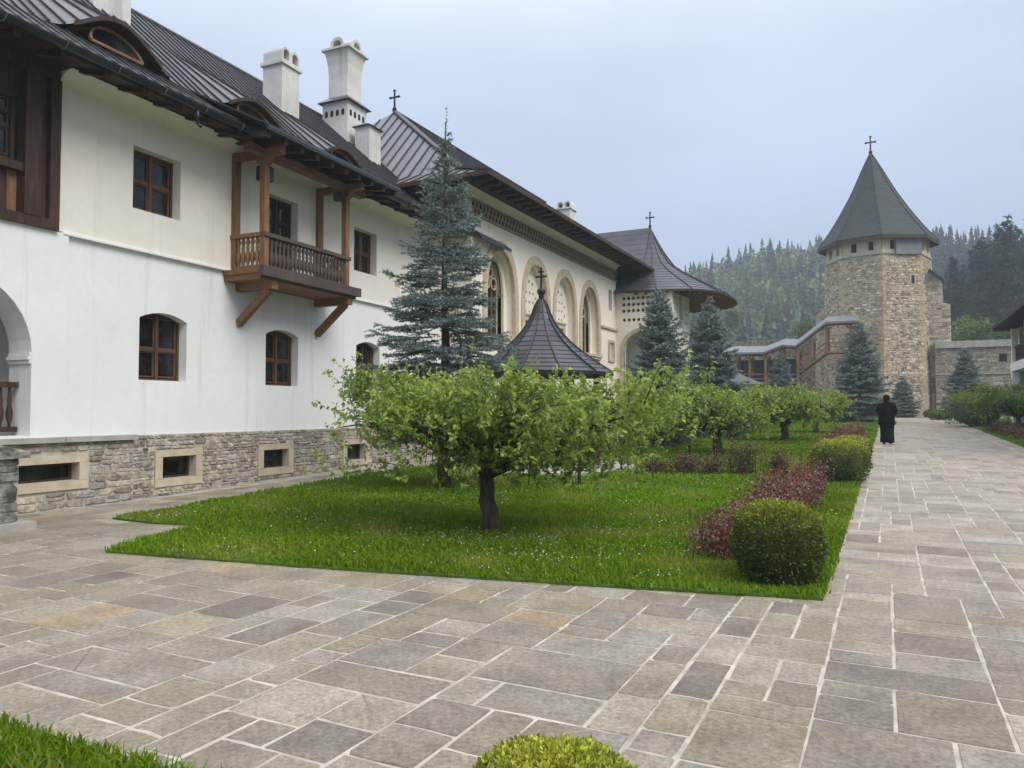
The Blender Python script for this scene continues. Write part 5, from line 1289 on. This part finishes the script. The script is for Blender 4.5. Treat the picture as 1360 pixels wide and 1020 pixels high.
# the smaller ornamental spruces
crA = spruce_mesh(5, 1.5, 8, 25, 85, .085, .015, .05, 13); crB = spruce_mesh(5, 1.55, 9, 24, 85, .088, .015, .03, 13)
mA = mB_ = None
for px, dep, ytop, wpx, lab, var in ((877, 28.5, 384, 118, 'blue spruce in front of the wing wall with the round holes', 0), (943, 33, 398, 112, 'dark blue spruce beside the end of the flared wing roof', 1),
        (1037, 47, 466, 56, 'short blue spruce in front of the wooden gallery', 1), (1142, 48, 428, 84, 'broad blue spruce standing before the tower and covered stair', 0),
        (1199, 59, 500, 46, 'smallest blue spruce at the foot of the tower', 1), (1283, 57, 462, 64, 'blue spruce in front of the perimeter wall', 0)):
    X, Y, Z = place(px, dep); h = HC + (545 - ytop) * dep / 1000 - Z; w = wpx * dep / 1000 / 2
    t = thing('blue_spruce', lab, 'tree', (X, Y, Z), rng.random() * 6.28, 'ornamental blue spruces')
    if var == 0 and mA is None: o = mA = npmesh('crown', crA[0], crA[1], 'needle', crA[2], t)
    elif var == 1 and mB_ is None: o = mB_ = npmesh('crown', crB[0], crB[1], 'needle', crB[2], t)
    else: o = inst(mA if var == 0 else mB_, t)
    o.scale = (w / 1.3, w / 1.3, h / 5.0)
    trunk_mesh(h * .9, .04 * h / 2, 7, seed=int(px)).build('trunk', 'bark2', t, True)

# fruit trees: short trunk, wide low crown of leafy shoots
def fruit_tree(name, label, X, Y, Z, rx, ry, z0, z1, trunk_r, fork, lean, seed, nshoot, leaf, per, group='low fruit trees on the lawns', rz=0.0, c0=(0.085, 0.155, 0.026), c1=(0.40, 0.50, 0.10), shift=0.0, fillf=.14):
    rg = np.random.default_rng(seed); t = thing(name, label, 'tree', (X, Y, Z), rz, group)
    tr = trunk_mesh(fork, trunk_r, 14, lean, 6, .014, seed, .72); top = Vector((lean[0] * fork, lean[1] * fork, fork))
    tr.build('trunk', 'bark', t, True)
    limbs = MB(); tips = []; nl = 9
    for i in range(nl):
        a = i * 2 * math.pi / nl + rg.normal(0, .18); ex, ey = rx * math.cos(a), ry * math.sin(a); zt = z0 + (z1 - z0) * rg.uniform(.35, .72); pts = [top - Vector((0, 0, .12))]
        for q_ in (.22, .45, .72, .95):
            pts.append(Vector((top.x + shift * .8 * q_ + ex * q_ * .86 + rg.normal(0, .06), top.y + ey * q_ * .92 + rg.normal(0, .06), top.z - .05 + (zt - top.z) * math.sin(q_ * 1.5) + rg.normal(0, .05))))
        limbs.tube(pts, [trunk_r * .52, trunk_r * .38, trunk_r * .28, trunk_r * .18, trunk_r * .09], 7)
        for j in range(1, 5):
            for _ in range(3):
                p = pts[j]; q2 = p + Vector((rg.normal(0, .33) * rx / 2, rg.normal(0, .33) * ry / 2, rg.uniform(-.05, .4))); limbs.tube([p, (p + q2) / 2 + Vector((0, 0, .05)), q2], [trunk_r * .16, trunk_r * .11, trunk_r * .05], 5); tips += [p.lerp(q2, k_) for k_ in (.3, .65, 1.0)]
    limbs.build('limbs', 'bark', t, True)
    tips = np.array([tuple(p) for p in tips])
    # shoots start near limb ends, rise and spread
    b = tips[rg.integers(len(tips), size=nshoot)] + rg.normal(0, 1, (nshoot, 3)) * np.array([.16 * rx / 2 + .04, .16 * ry / 2 + .04, .11])
    cc = tips[rg.integers(len(tips), size=30)] + rg.normal(0, .1, (30, 3)); ca = rg.random(14) * 6.28; cr_ = np.sqrt(rg.uniform(.15, 1, 14))
    cc[:14] = np.stack([top.x + rx * .9 * cr_ * np.cos(ca), top.y + ry * .9 * cr_ * np.sin(ca), z0 + (z1 - z0) * rg.uniform(.25, .85, 14)], 1)
    cs_ = rg.uniform(.08, .15, 30) * (rx + ry) / 2; ci_ = rg.integers(30, size=nshoot); mk = rg.random(nshoot) < .62
    b[mk] = (cc[ci_] + rg.normal(0, 1, (nshoot, 3)) * cs_[ci_][:, None] * np.array([1, 1, .62]))[mk]
    fill = int(nshoot * fillf)                          # crown skin: shoots over the whole umbrella
    aa = rg.random(fill) * 6.28; rr = np.sqrt(rg.random(fill)); zz = z0 + (z1 - z0) * (rg.random(fill) ** .9) * np.sqrt(np.clip(1 - .72 * rr ** 2, .05, 1))
    wob = 1 + .16 * np.sin(3 * aa + seed) + .10 * np.sin(7 * aa + 2 * seed)
    b[:fill] = np.stack([top.x + rx * rr * wob * np.cos(aa), top.y + ry * rr * wob * np.sin(aa), zz], 1)
    b[:, 2] = np.where(b[:, 2] > z1 - .12, z1 - .12 + (b[:, 2] - z1 + .12) * .35, b[:, 2]); b[:, 2] = np.maximum(b[:, 2], z0); b[:, 0] += shift * np.clip(np.hypot(b[:, 0], b[:, 1]) / rx, 0, 1)
    out = unit(b - np.array([[top.x, top.y, z0 - .3]])); d = unit(out * .5 + rg.normal(0, .5, (nshoot, 3)) + np.array([0, 0, .6])); L = rg.uniform(.12, .34, nshoot) * (1 + .9 * (rg.random(nshoot) < .10)); ck = np.sin(b[:, 0] * 4.3 + seed) * np.sin(b[:, 1] * 4.9 + 1) * np.sin(b[:, 2] * 5.2 + 2); kp = np.where(ck < -.22)[0]; b[kp] = b[rg.integers(nshoot, size=len(kp))] * .5 + b[kp] * .5; kp2 = rg.random(len(kp)) < .3; L[kp[kp2]] *= .2
    idx = np.repeat(np.arange(nshoot), per); n = len(idx); u_ = rg.random(n)
    P = b[idx] + d[idx] * (L[idx] * u_)[:, None] + rg.normal(0, .012, (n, 3)); D = unit(d[idx] * .5 + rg.normal(0, .75, (n, 3)) + np.array([0, 0, .05]))
    ln = leaf * rg.uniform(.4, 1.2, n); Vv, Ff = kites(P, D, ln, ln * rg.uniform(.45, .66, n), rg, .22, .22)
    k = np.clip(.6 * rg.random(nshoot)[idx] ** 1.2 + .38 * rg.random(n) + .2 * (u_ > .75), 0, 1)[:, None]
    c = np.array(c0) * (1 - k) + np.array(c1) * k; hl = rg.random(n) < .05; c[hl] = np.array([.22, .29, .12])
    npmesh('crown', Vv, Ff, 'leaf', np.repeat(c, 4, 0), t)
    tw = MB()
    for i in range(0, nshoot, max(1, nshoot // 260)): tw.tube([b[i] - d[i] * .1, b[i] + d[i] * L[i] * .9], [.008, .003], 3, False)
    tw.build('twigs', 'bark', t, kind='stuff')
    return t
X, Y, Z = place(654, 9.95)
fruit_tree('fruit_tree', 'nearest fruit tree with leaning grey trunk and wide low crown', X, Y, Z, 2.15, 1.55, .66, 2.04, .122, .84, (-.13, .02), 11, 3700, .074, 17, rz=YAW, shift=.42)
for px, dep, w, ytop, ybot, tr, lab, seed in ((952, 22.8, 168, 512, 586, .16, 'fruit tree with thick dark trunk behind the barberry cross row', 12), (1041, 29.2, 120, 514, 572, .16, 'fruit tree beyond the thick-trunked one on the lawn', 13),
        (1084, 35, 78, 522, 572, .12, 'last fruit tree of the lawn row before the broad spruce', 14), (888, 26, 130, 520, 588, .13, 'fruit tree half hidden behind the nearest crown near the wing', 15), (1000, 40, 90, 516, 560, .12, 'fruit tree far back on the lawn near the kiosk', 18)):
    X, Y, Z = place(px, dep); k = dep / 1000
    fruit_tree('fruit_tree', lab, X, Y, Z, w * k / 2, w * k / 2 * .85, max(.5, HC + (545 - ybot) * k - Z), HC + (545 - ytop) * k - Z, tr, max(.7, HC + (545 - ybot) * k - Z + .25), (rng.normal(0, .03), 0), seed, 1300, .115, 13, rz=YAW, c0=(.10, .17, .03), c1=(.40, .50, .10))
for px, dep, w, ytop, lab, seed in ((1352, 34, 120, 509, 'low fruit tree over the barberry by the white gallery house', 16), (1312, 42, 84, 517, 'rounded low tree left of its neighbour by the white gallery house', 17)):
    X, Y, Z = place(px, dep); k = dep / 1000
    fruit_tree('fruit_tree', lab, X, Y, Z, w * k / 2, w * k / 2 * .8, .45, HC + (545 - ytop) * k - Z, .12, .8, (0, 0), seed, 1200, .11, 12, rz=YAW, c0=(.08, .16, .025), c1=(.27, .40, .07))

# clipped box balls
def box_ball(label, px, depth, w, ytop, seed, n, leaf, sq=2.6, yel=.5, squash=1.0):
    X, Y, Z = place(px, depth); rg = np.random.default_rng(seed); h = HC + (545 - ytop) * depth / 1000 - Z; r = w * depth / 1000 / 2
    t = thing('box_ball', label, 'bush', (X, Y, Z), YAW, 'clipped box balls')
    p = unit(rg.normal(0, 1, (n, 3))); p[:, 2] = np.where(p[:, 2] < -.75, -p[:, 2], p[:, 2])
    rad = 1 / (np.sum(np.abs(p) ** sq, axis=1) ** (1 / sq)); S = p * rad[:, None]
    bump_ = 1 + .035 * np.sin(S[:, 0] * 7 + seed) * np.sin(S[:, 1] * 6 + 1) + .03 * np.sin(S[:, 2] * 8 + 2)
    P = S * bump_[:, None] * (1.03 - .15 * rg.random(n)[:, None] ** 1.4 + .05 * (rg.random(n)[:, None] < .06)) * np.array([r, r * squash, h * .5]) + np.array([0, 0, h * .5])
    D = unit(p * .9 + rg.normal(0, .6, (n, 3)) + np.array([0, 0, .35])); ln = leaf * rg.uniform(.7, 1.3, n)
    Vv, Ff = kites(P, D, ln, ln * .55, rg, .2)
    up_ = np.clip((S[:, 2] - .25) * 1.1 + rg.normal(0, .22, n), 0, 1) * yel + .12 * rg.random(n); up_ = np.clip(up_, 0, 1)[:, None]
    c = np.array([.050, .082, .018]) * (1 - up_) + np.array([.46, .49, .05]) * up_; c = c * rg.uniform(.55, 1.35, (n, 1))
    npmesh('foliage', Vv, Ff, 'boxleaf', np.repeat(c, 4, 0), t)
    core = MB(); pr = []  # solid dark core added inside the ball to block the view through the leaves
    for i in range(11):
        a = -math.pi / 2 + math.pi * i / 10; cs, sn = math.cos(a), math.sin(a); k_ = 1 / ((abs(cs) ** sq + abs(sn) ** sq) ** (1 / sq)); pr.append((max(.002, cs * k_ * r * .82), h * .5 + sn * k_ * h * .43))
    core.lathe(pr, 16); core.build('inner_core', 'soil', t, True)
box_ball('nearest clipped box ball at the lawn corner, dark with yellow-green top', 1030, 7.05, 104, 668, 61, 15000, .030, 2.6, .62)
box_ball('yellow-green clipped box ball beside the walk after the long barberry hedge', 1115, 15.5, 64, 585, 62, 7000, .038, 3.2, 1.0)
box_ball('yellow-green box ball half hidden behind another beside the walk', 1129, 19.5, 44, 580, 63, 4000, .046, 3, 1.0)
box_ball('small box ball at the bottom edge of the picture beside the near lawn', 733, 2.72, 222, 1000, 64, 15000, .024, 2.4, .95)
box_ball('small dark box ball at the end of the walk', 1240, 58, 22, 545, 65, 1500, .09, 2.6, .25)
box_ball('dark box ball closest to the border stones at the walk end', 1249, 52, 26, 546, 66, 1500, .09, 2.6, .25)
# clipped hedge on the right
box_ball('large rounded green box bush behind the barberry on the grass strip', 1296, 41, 70, 522, 67, 4200, .075, 3, .6)

# barberry
def barberry(label, pts, w, h, seed, per_m2, leaf, group='barberry hedges', green=0.0):
    """pts: polyline in world XY"""
    rg = np.random.default_rng(seed); pts = np.array(pts, float); o = pts[0]; t = thing('barberry_hedge' if len(pts) > 2 or np.linalg.norm(pts[-1] - pts[0]) > 1.4 else 'barberry_shrub', label, 'hedge' if np.linalg.norm(pts[-1] - pts[0]) > 1.4 else 'shrub', (o[0], o[1], gz(o[1])), 0, group)
    sl = np.linalg.norm(np.diff(pts, axis=0), axis=1); n = int(sl.sum() * w * per_m2 + w * w * per_m2); ns = max(14, n // 26)
    s_ = rg.random(ns) * sl.sum(); cum = np.concatenate([[0], np.cumsum(sl)]); X = np.interp(s_, cum, pts[:, 0]) + rg.normal(0, w * .26, ns); Y = np.interp(s_, cum, pts[:, 1]) + rg.normal(0, w * .26, ns)
    hh = h * (.72 + .28 * np.sin(s_ * 3.1 + seed) * np.sin(s_ * 1.7)) * rg.uniform(.45, 1.15, ns)
    base = np.stack([X - o[0], Y - o[1], gzv(Y) - gz(o[1]) + .02], 1); d = unit(np.stack([rg.normal(0, .28, ns), rg.normal(0, .28, ns), np.ones(ns)], 1))
    idx = np.repeat(np.arange(ns), 26); m = len(idx); u_ = rg.random(m) ** .75
    P = base[idx] + d[idx] * (hh[idx] * u_)[:, None] + rg.normal(0, .035, (m, 3)); P[:, 2] = np.maximum(P[:, 2], .03)
    D = unit(d[idx] * .4 + rg.normal(0, .8, (m, 3))); ln = leaf * rg.uniform(.6, 1.3, m); Vv, Ff = kites(P, D, ln, ln * .62, rg, .2)
    k = rg.random((m, 1)); c = np.array([.055, .022, .018]) * (1 - k) + np.array([.275, .138, .10]) * k
    g_ = rg.random(m) < green; c[g_] = np.array([.08, .11, .04]) * rg.uniform(.6, 1.3, (g_.sum(), 1)); re = rg.random(m) < .06; c[re] = (.24, .05, .04)
    npmesh('foliage', Vv, Ff, 'barb', np.repeat(c, 4, 0), t)
    st_ = MB()
    for i in range(0, ns, max(1, ns // 220)): st_.tube([base[i], base[i] + d[i] * hh[i] * .9], [.007, .003], 3, False)
    st_.build('stems', 'bark2', t, kind='stuff')
barberry('long purple barberry hedge running from the nearest box ball along the lawn', [(-1.55, 8.1), (-1.45, 11), (-1.36, 15.3)], .60, .70, 71, 6800, .040)
barberry('purple barberry hedge beside the walk just before the walking person', [(-1.4, 24), (-1.35, 28), (-1.3, 33.5)], .7, .8, 72, 2200, .065)
for k, (px, dep, w_, h_, lab) in enumerate(((868, 17.3, .55, .42, 'barberry shrub of the cross row nearest the pavilion floor'), (905, 17.2, .6, .5, 'second barberry shrub of the cross row from the pavilion floor'), (945, 17.0, .6, .5, 'third barberry shrub of the cross row, below the thick dark trunk'), (985, 16.8, .65, .78, 'tallest upright barberry shrub of the cross row'), (1030, 16.6, .6, .62, 'barberry shrub of the cross row next to the long hedge'))):
    X, Y, _ = place(px, dep); barberry(lab, [(X - .12, Y + .1 * (k % 2)), (X + .14, Y)], w_ * .85, h_ * 1.35, 80 + k, 3800, .045, 'barberry shrubs in the cross row', .4)
barberry('brownish barberry hedge on the grass strip under the low trees', [(4.75, 24), (4.75, 33), (4.55, 43)], .8, .62, 90, 700, .07, green=.15)

# garden light pegs
for px, yb, hp, lab in ((769, 646, 40, 'dark peg light standing under the near crown beside the pavilion floor'), (915, 602, 11, 'small black peg light on the lawn by the thick dark trunk'), (981, 590, 10, 'small black peg light between the two fruit trees'), (1009, 578, 9, 'farthest black peg light on the lawn')):
    d = (1.6 - .12) / (yb - 545) * 1000
    for _ in range(20): X, Y, Z = place(px, d); d = (1.6 - Z) / (yb - 545) * 1000
    h_ = hp * d / 1000; t = thing('garden_light', lab, 'lamp', (X, Y, Z), 0, 'peg lights in the lawn')
    MB().lathe([(.035, 0), (.035, h_ * .72), (.03, h_ * .73)], 8).build('post', 'iron', t, True); MB().lathe([(.05, h_ * .73), (.06, h_ * .9), (.02, h_), (0, h_)], 8).build('head', 'iron', t, True)

# ------------------------------------------------------------------ hills and forest
HA = place(1060, 330); HB = (150.0, 190.0)
def hillz(X, Y):
    a = 54 * np.exp(-(((X - HA[0]) / 112) ** 2 + ((Y - HA[1]) / 95) ** 2))
    r = np.clip((X - 4) / 75, 0, 2.2) * np.clip((Y - 74) / 55, 0, 1.0); b = 20 * r / (1 + .28 * r)
    l = 30 * np.exp(-(((X + 330) / 140) ** 2 + ((Y - 220) / 110) ** 2))
    base = 1.0 + .02 * np.clip(Y - 74, 0, 200)
    return base + a + b + l
xs = np.linspace(-440, 440, 89); ysn = np.concatenate([[73.5], np.linspace(78, 560, 50)]); GX, GY = np.meshgrid(xs, ysn); GZ = hillz(GX, GY); GZ[0] = gzv(GY[0]) - .15
V = np.stack([GX, GY, GZ], 2).reshape(-1, 3); nx_ = len(xs); F = np.array([[j * nx_ + i, j * nx_ + i + 1, (j + 1) * nx_ + i + 1, (j + 1) * nx_ + i] for j in range(len(ysn) - 1) for i in range(nx_ - 1)])
o = npmesh('hills', V, F, 'hill', None, None, 'structure', True)
def frond_tree(rg, lev=19, per=7):
    """small-scale conifer of drooping fronds, unit height"""
    P0, D, L = [], [], []
    for i in range(lev):
        f = i / lev; n = per if f < .75 else 5
        for j in range(n):
            a = rg.random() * 6.28; r = .17 * (1 - f) ** .9 + .015; P0.append((0, 0, .14 + .86 * f + rg.normal(0, .012))); D.append((math.cos(a), math.sin(a), -.75)); L.append(r * rg.uniform(.75, 1.25))
    Vv, Ff = kites(np.array(P0), np.array(D), np.array(L), np.array(L) * .95, rg, .12)
    Vt = np.array([(-.028, 0, .84), (.028, 0, .84), (0, 0, 1.02), (0, -.028, .84), (0, .028, .84), (0, 0, 1.02), (-.01, 0, 0), (.01, 0, 0), (0, 0, .9)]); k = len(Vv); return np.concatenate([Vv, Vt]), np.concatenate([Ff, [[k, k + 1, k + 2], [k + 3, k + 4, k + 5], [k + 6, k + 7, k + 8]]])
def leafy_tree(rg, n=130):
    p = unit(rg.normal(0, 1, (n, 3))) * (rg.random((n, 1)) ** .4) * np.array([.36, .36, .40]) + np.array([0, 0, .56]); return kites(p, rg.normal(0, 1, (n, 3)), .15 * np.ones(n), .12 * np.ones(n), rg)
def wood(name, label, pos, hts, tints, leafy, seed):
    rg = np.random.default_rng(seed); T = [frond_tree(rg) for _ in range(6)]; B = [leafy_tree(rg) for _ in range(4)]; VV, FF, CC = [], [], []; k = 0
    for p, h, c, lf in zip(pos, hts, tints, leafy):
        v, f = (B[int(rg.integers(4))] if lf else T[int(rg.integers(6))]); a = rg.random() * 6.28; ca, sa = math.cos(a), math.sin(a); s_ = np.array([h * rg.uniform(.85, 1.2), h * rg.uniform(.85, 1.2), h])
        v = v * s_; v = np.stack([v[:, 0] * ca - v[:, 1] * sa, v[:, 0] * sa + v[:, 1] * ca, v[:, 2]], 1) + p; VV.append(v); FF.append(f + k); k += len(v)
        CC.append(np.tile(c, (len(v), 1)) * rg.uniform(.8, 1.2, (len(v), 1)))
    o = npmesh(name, np.concatenate(VV), np.concatenate(FF), 'needle', np.concatenate(CC)); tag(o, label, 'forest', kind='stuff')
rg = np.random.default_rng(101); pos, hts, tn, lf = [], [], [], []
for _ in range(26000):
    X, Y = rg.uniform(-330, 60), rg.uniform(100, 430); px, py, d = proj((X, Y, 20))
    if not (760 < px < 1290) or len(pos) > 1650 or d < 165: continue
    if rg.random() > (d / 330) ** 1.5 * .9: continue
    z = float(hillz(X, Y)); dec = rg.random() < .42 and d > 215; pos.append((X, Y, z - .3)); hts.append(rg.uniform(8, 15) if dec else rg.uniform(9, 20)); lf.append(dec)
    tn.append(np.array([.11, .18, .05]) * rg.uniform(.5, 1.2) if dec else np.array([.030, .068, .034]) * rg.uniform(.6, 1.8))
wood('far_forest', 'misty mixed forest covering the hill behind the gallery', np.array(pos), hts, tn, lf, 102)
pos, hts, tn, lf = [], [], [], []
for _ in range(12000):
    X, Y = rg.uniform(10, 240), rg.uniform(105, 330); px, py, d = proj((X, Y, 20))
    if not (1180 < px < 1620) or len(pos) > 1000 or d < 118: continue
    pos.append((X, Y, float(hillz(X, Y)) - .3)); hts.append(rg.uniform(15, 24)); lf.append(False); tn.append(np.array([.013, .027, .019]) * rg.uniform(.6, 1.5))
wood('spruce_wood', 'dark spruce wood on the slope behind the perimeter wall', np.array(pos), hts, tn, lf, 103)
# front edge of the spruce wood: single trees
cr = spruce_mesh(20, 3.3, 15, 26, 8, .55, .085, .05, 9, blue=False, top=.985, tp=1.08); ms = None
ORD = ['first', 'second', 'third', 'fourth', 'fifth', 'sixth', 'seventh', 'eighth', 'ninth', 'tenth', 'eleventh', 'twelfth', 'thirteenth']
for ko, (px, dep, ytop) in enumerate(((1240, 128, 392), (1256, 122, 372), (1270, 112, 343), (1283, 118, 355), (1296, 110, 330), (1308, 106, 318), (1318, 116, 322), (1331, 108, 300), (1343, 104, 290), (1356, 110, 302), (1374, 104, 286))):
    X, Y, _ = place(px, dep); z = float(hillz(X, Y)); h = HC + (545 - ytop) * dep / 1000 - z
    t = thing('forest_spruce', f'tall dark spruce behind the perimeter wall, {ORD[ko]} from the tower along the wood edge', 'tree', (X, Y, z), rng.random() * 6.28, 'spruces at the edge of the wood')
    if ms is None: o = ms = npmesh('crown', cr[0], cr[1], 'needle', cr[2], t)
    else: o = inst(ms, t)
    k_ = h / 20 * rng.uniform(.85, 1.1); o.scale = (k_, k_, h / 20)
    trunk_mesh(h * .92, .22, 6, seed=px).build('trunk', 'bark2', t, True)
# leafy trees behind the walls
def leafy(label, px, dep, w, ytop, ybot, seed, n=2600, leaf=.34, c1=(.20, .30, .06)):
    X, Y, _ = place(px, dep); z = float(hillz(X, Y)) if Y > 75 else gz(Y); k_ = dep / 1000; rg = np.random.default_rng(seed)
    t = thing('leafy_tree', label, 'tree', (X, Y, z), 0, 'leafy trees behind the walls'); zt, zb_ = HC + (545 - ytop) * k_ - z, HC + (545 - ybot) * k_ - z; r = w * k_ / 2
    cl = unit(rg.normal(0, 1, (40, 3))) * np.array([r * .75, r * .75, (zt - zb_) * .38]) * rg.random((40, 1)) ** .4 + np.array([0, 0, (zt + zb_) / 2]); ii = rg.integers(40, size=n)
    P = cl[ii] + unit(rg.normal(0, 1, (n, 3))) * (rg.random((n, 1)) ** .4) * r * .34; Vv, Ff = kites(P, rg.normal(0, 1, (n, 3)), leaf * rg.uniform(.6, 1.2, n), leaf * .62 * np.ones(n), rg)
    q_ = rg.random((n, 1)) * .6 + .4 * rg.random(40)[ii][:, None]; c = np.array([.05, .09, .02]) * (1 - q_) + np.array(c1) * q_; npmesh('crown', Vv, Ff, 'leaf', np.repeat(c, 4, 0), t)
    trunk_mesh((zt + zb_) / 2, r * .07, 7, seed=seed).build('trunk', 'bark', t, True)
leafy('rounded light green tree behind the perimeter wall beside the tower buttress', 1291, 84, 62, 418, 470, 111)
leafy('light green tree behind the wall at the corner of the gallery house', 1336, 80, 52, 432, 475, 112)
leafy('pale green tree on the hillside above the covered stair roof', 1068, 120, 26, 424, 452, 113, 1200, .5)
leafy('pale green tree on the misty slope beside the dark spruce crown', 974, 150, 24, 404, 440, 114, 1000, .6)

# ------------------------------------------------------------------ person walking away
X, Y, Z = place(1177, 27.2)
PER = thing('person', 'person in black coat and dark loose trousers walking away along the path', 'person', (X, Y, Z + .012), R(-4))
J = {'pel': (0, 0, .92), 'sp': (0, .02, 1.15), 'ch': (0, .03, 1.36), 'nk': (0, .05, 1.50), 'h1': (0, .07, 1.59), 'h2': (0, .08, 1.70),
     'sl': (-.17, .03, 1.42), 'el': (-.29, -.02, 1.17), 'wl': (-.22, .20, 1.06), 'hl': (-.17, .28, 1.05), 'sr': (.17, .03, 1.42), 'er': (.30, -.03, 1.17), 'wr': (.24, .19, 1.05), 'hr': (.18, .27, 1.04),
     'pl': (-.09, 0, .88), 'kl': (-.10, .10, .50), 'al': (-.10, .06, .09), 'tl': (-.11, .19, .035), 'pr': (.09, 0, .88), 'kr': (.11, .03, .49), 'ar': (.13, -.22, .12), 'tr': (.13, -.10, .04)}
RD = {'pel': .15, 'sp': .14, 'ch': .16, 'nk': .06, 'h1': .085, 'h2': .085, 'sl': .075, 'el': .05, 'wl': .035, 'hl': .04, 'sr': .075, 'er': .05, 'wr': .035, 'hr': .04, 'pl': .10, 'kl': .065, 'al': .042, 'tl': .035, 'pr': .10, 'kr': .065, 'ar': .042, 'tr': .035}
EDG = [('pel', 'sp'), ('sp', 'ch'), ('ch', 'nk'), ('nk', 'h1'), ('h1', 'h2'), ('ch', 'sl'), ('sl', 'el'), ('el', 'wl'), ('wl', 'hl'), ('ch', 'sr'), ('sr', 'er'), ('er', 'wr'), ('wr', 'hr'), ('pel', 'pl'), ('pl', 'kl'), ('kl', 'al'), ('al', 'tl'), ('pel', 'pr'), ('pr', 'kr'), ('kr', 'ar'), ('ar', 'tr')]
for sd_, hh in (('l', 'hl'), ('r', 'hr')):
    sx = 1 if sd_ == 'l' else -1; b = Vector(J[hh])
    for i, (dx, ln) in enumerate(((-.028, .06), (-.01, .075), (.01, .07), (.028, .055))):
        J[f'f{sd_}{i}a'] = tuple(b + Vector((dx, .04, -.005))); J[f'f{sd_}{i}b'] = tuple(b + Vector((dx + sx * .02, .04 + ln * .6, -.03))); RD[f'f{sd_}{i}a'] = .010; RD[f'f{sd_}{i}b'] = .008; EDG += [(hh, f'f{sd_}{i}a'), (f'f{sd_}{i}a', f'f{sd_}{i}b')]
    J[f't{sd_}a'] = tuple(b + Vector((sx * .035, .0, .01))); J[f't{sd_}b'] = tuple(b + Vector((sx * .05, .035, .005))); RD[f't{sd_}a'] = .011; RD[f't{sd_}b'] = .009; EDG += [(hh, f't{sd_}a'), (f't{sd_}a', f't{sd_}b')]
keys = list(J); me = bpy.data.meshes.new('body'); me.from_pydata([J[k] for k in keys], [(keys.index(a), keys.index(b)) for a, b in EDG], []); me.materials.append(MAT['trouser'])
ob = link(bpy.data.objects.new('body', me), PER); md = ob.modifiers.new('skin', 'SKIN'); md.use_smooth_shade = True
for i, k in enumerate(keys): me.skin_vertices[0].data[i].radius = (RD[k], RD[k]); me.skin_vertices[0].data[i].use_root = (k == 'pel')
ob.modifiers.new('sub', 'SUBSURF').render_levels = 2
def loft(name, rings, mat, n=18):
    mb = MB(); vsl = []
    for cx, cy, z, rx, ry in rings: vsl += [(cx + rx * math.cos(2 * math.pi * i / n), cy + ry * math.sin(2 * math.pi * i / n), z + .012 * math.sin(5 * 2 * math.pi * i / n + z * 3)) for i in range(n)]
    mb.add(vsl, [(r * n + i, r * n + (i + 1) % n, (r + 1) * n + (i + 1) % n, (r + 1) * n + i) for r in range(len(rings) - 1) for i in range(n)]); return mb.build(name, mat, PER, True)
loft('coat', [(0, .05, 1.515, .07, .07), (0, .04, 1.49, .13, .09), (0, .03, 1.45, .215, .13), (0, .02, 1.36, .25, .16), (0, .01, 1.2, .25, .17), (0, .0, 1.0, .255, .18), (.0, -.01, .82, .275, .20), (.01, -.01, .70, .285, .21), (.01, -.01, .70, .25, .18)], 'cloth')
for s_, (e_, w_) in ((-1, ('el', 'wl')), (1, ('er', 'wr'))):
    mb = MB(); a, b, c_ = Vector((s_ * .19, .03, 1.43)), Vector(J[e_]), Vector(J[w_]); mb.tube([a, (a + b) / 2, b, (b + c_) / 2, c_], [.10, .092, .085, .072, .068], 10); mb.build('sleeve', 'cloth', PER, True)
for s_, k_, a_ in ((-1, 'kl', 'al'), (1, 'kr', 'ar')):
    mb = MB(); p0, p1, p2 = Vector((s_ * .10, 0, .85)), Vector(J[k_]), Vector(J[a_]); mb.tube([p0, (p0 + p1) / 2, p1, (p1 + p2) / 2, p2 + Vector((0, 0, -.03))], [.16, .145, .125, .12, .13], 12); mb.build('trouser_leg', 'trouser', PER, True)
    t_ = Vector(J['tl' if s_ < 0 else 'tr']); mb = MB(); mb.tube([p2 + Vector((0, -.06, -.055)), p2 + Vector((0, .04, -.05)), t_ + Vector((0, .03, -.005))], [.045, .052, .035], 8); mb.build('shoe', 'cloth', PER, True)
mb = MB(); mb.lathe([(.0, .0), (.095, .0), (.108, .06), (.112, .13), (.10, .2), (.05, .235), (0, .24)], 14, (0, .065, 1.535)); mb.build('hood', 'cloth', PER, True)

# ------------------------------------------------------------------ damp air
hz = MB().box(-445, 445, -70, 565, -1.6, 92); m = bpy.data.materials.new('damp_air'); m.use_nodes = True; nt = m.node_tree; nt.nodes.clear()
po = nd(nt, 'ShaderNodeOutputMaterial'); pv = nd(nt, 'ShaderNodeVolumePrincipled'); pv.inputs['Color'].default_value = (0.78, 0.86, 0.97, 1); pv.inputs['Density'].default_value = 0.0009; pv.inputs['Anisotropy'].default_value = 0.2
nt.links.new(pv.outputs[0], po.inputs['Volume'])
o = hz.build('haze', m); tag(o, 'thin damp mist filling the valley', 'haze', kind='stuff')
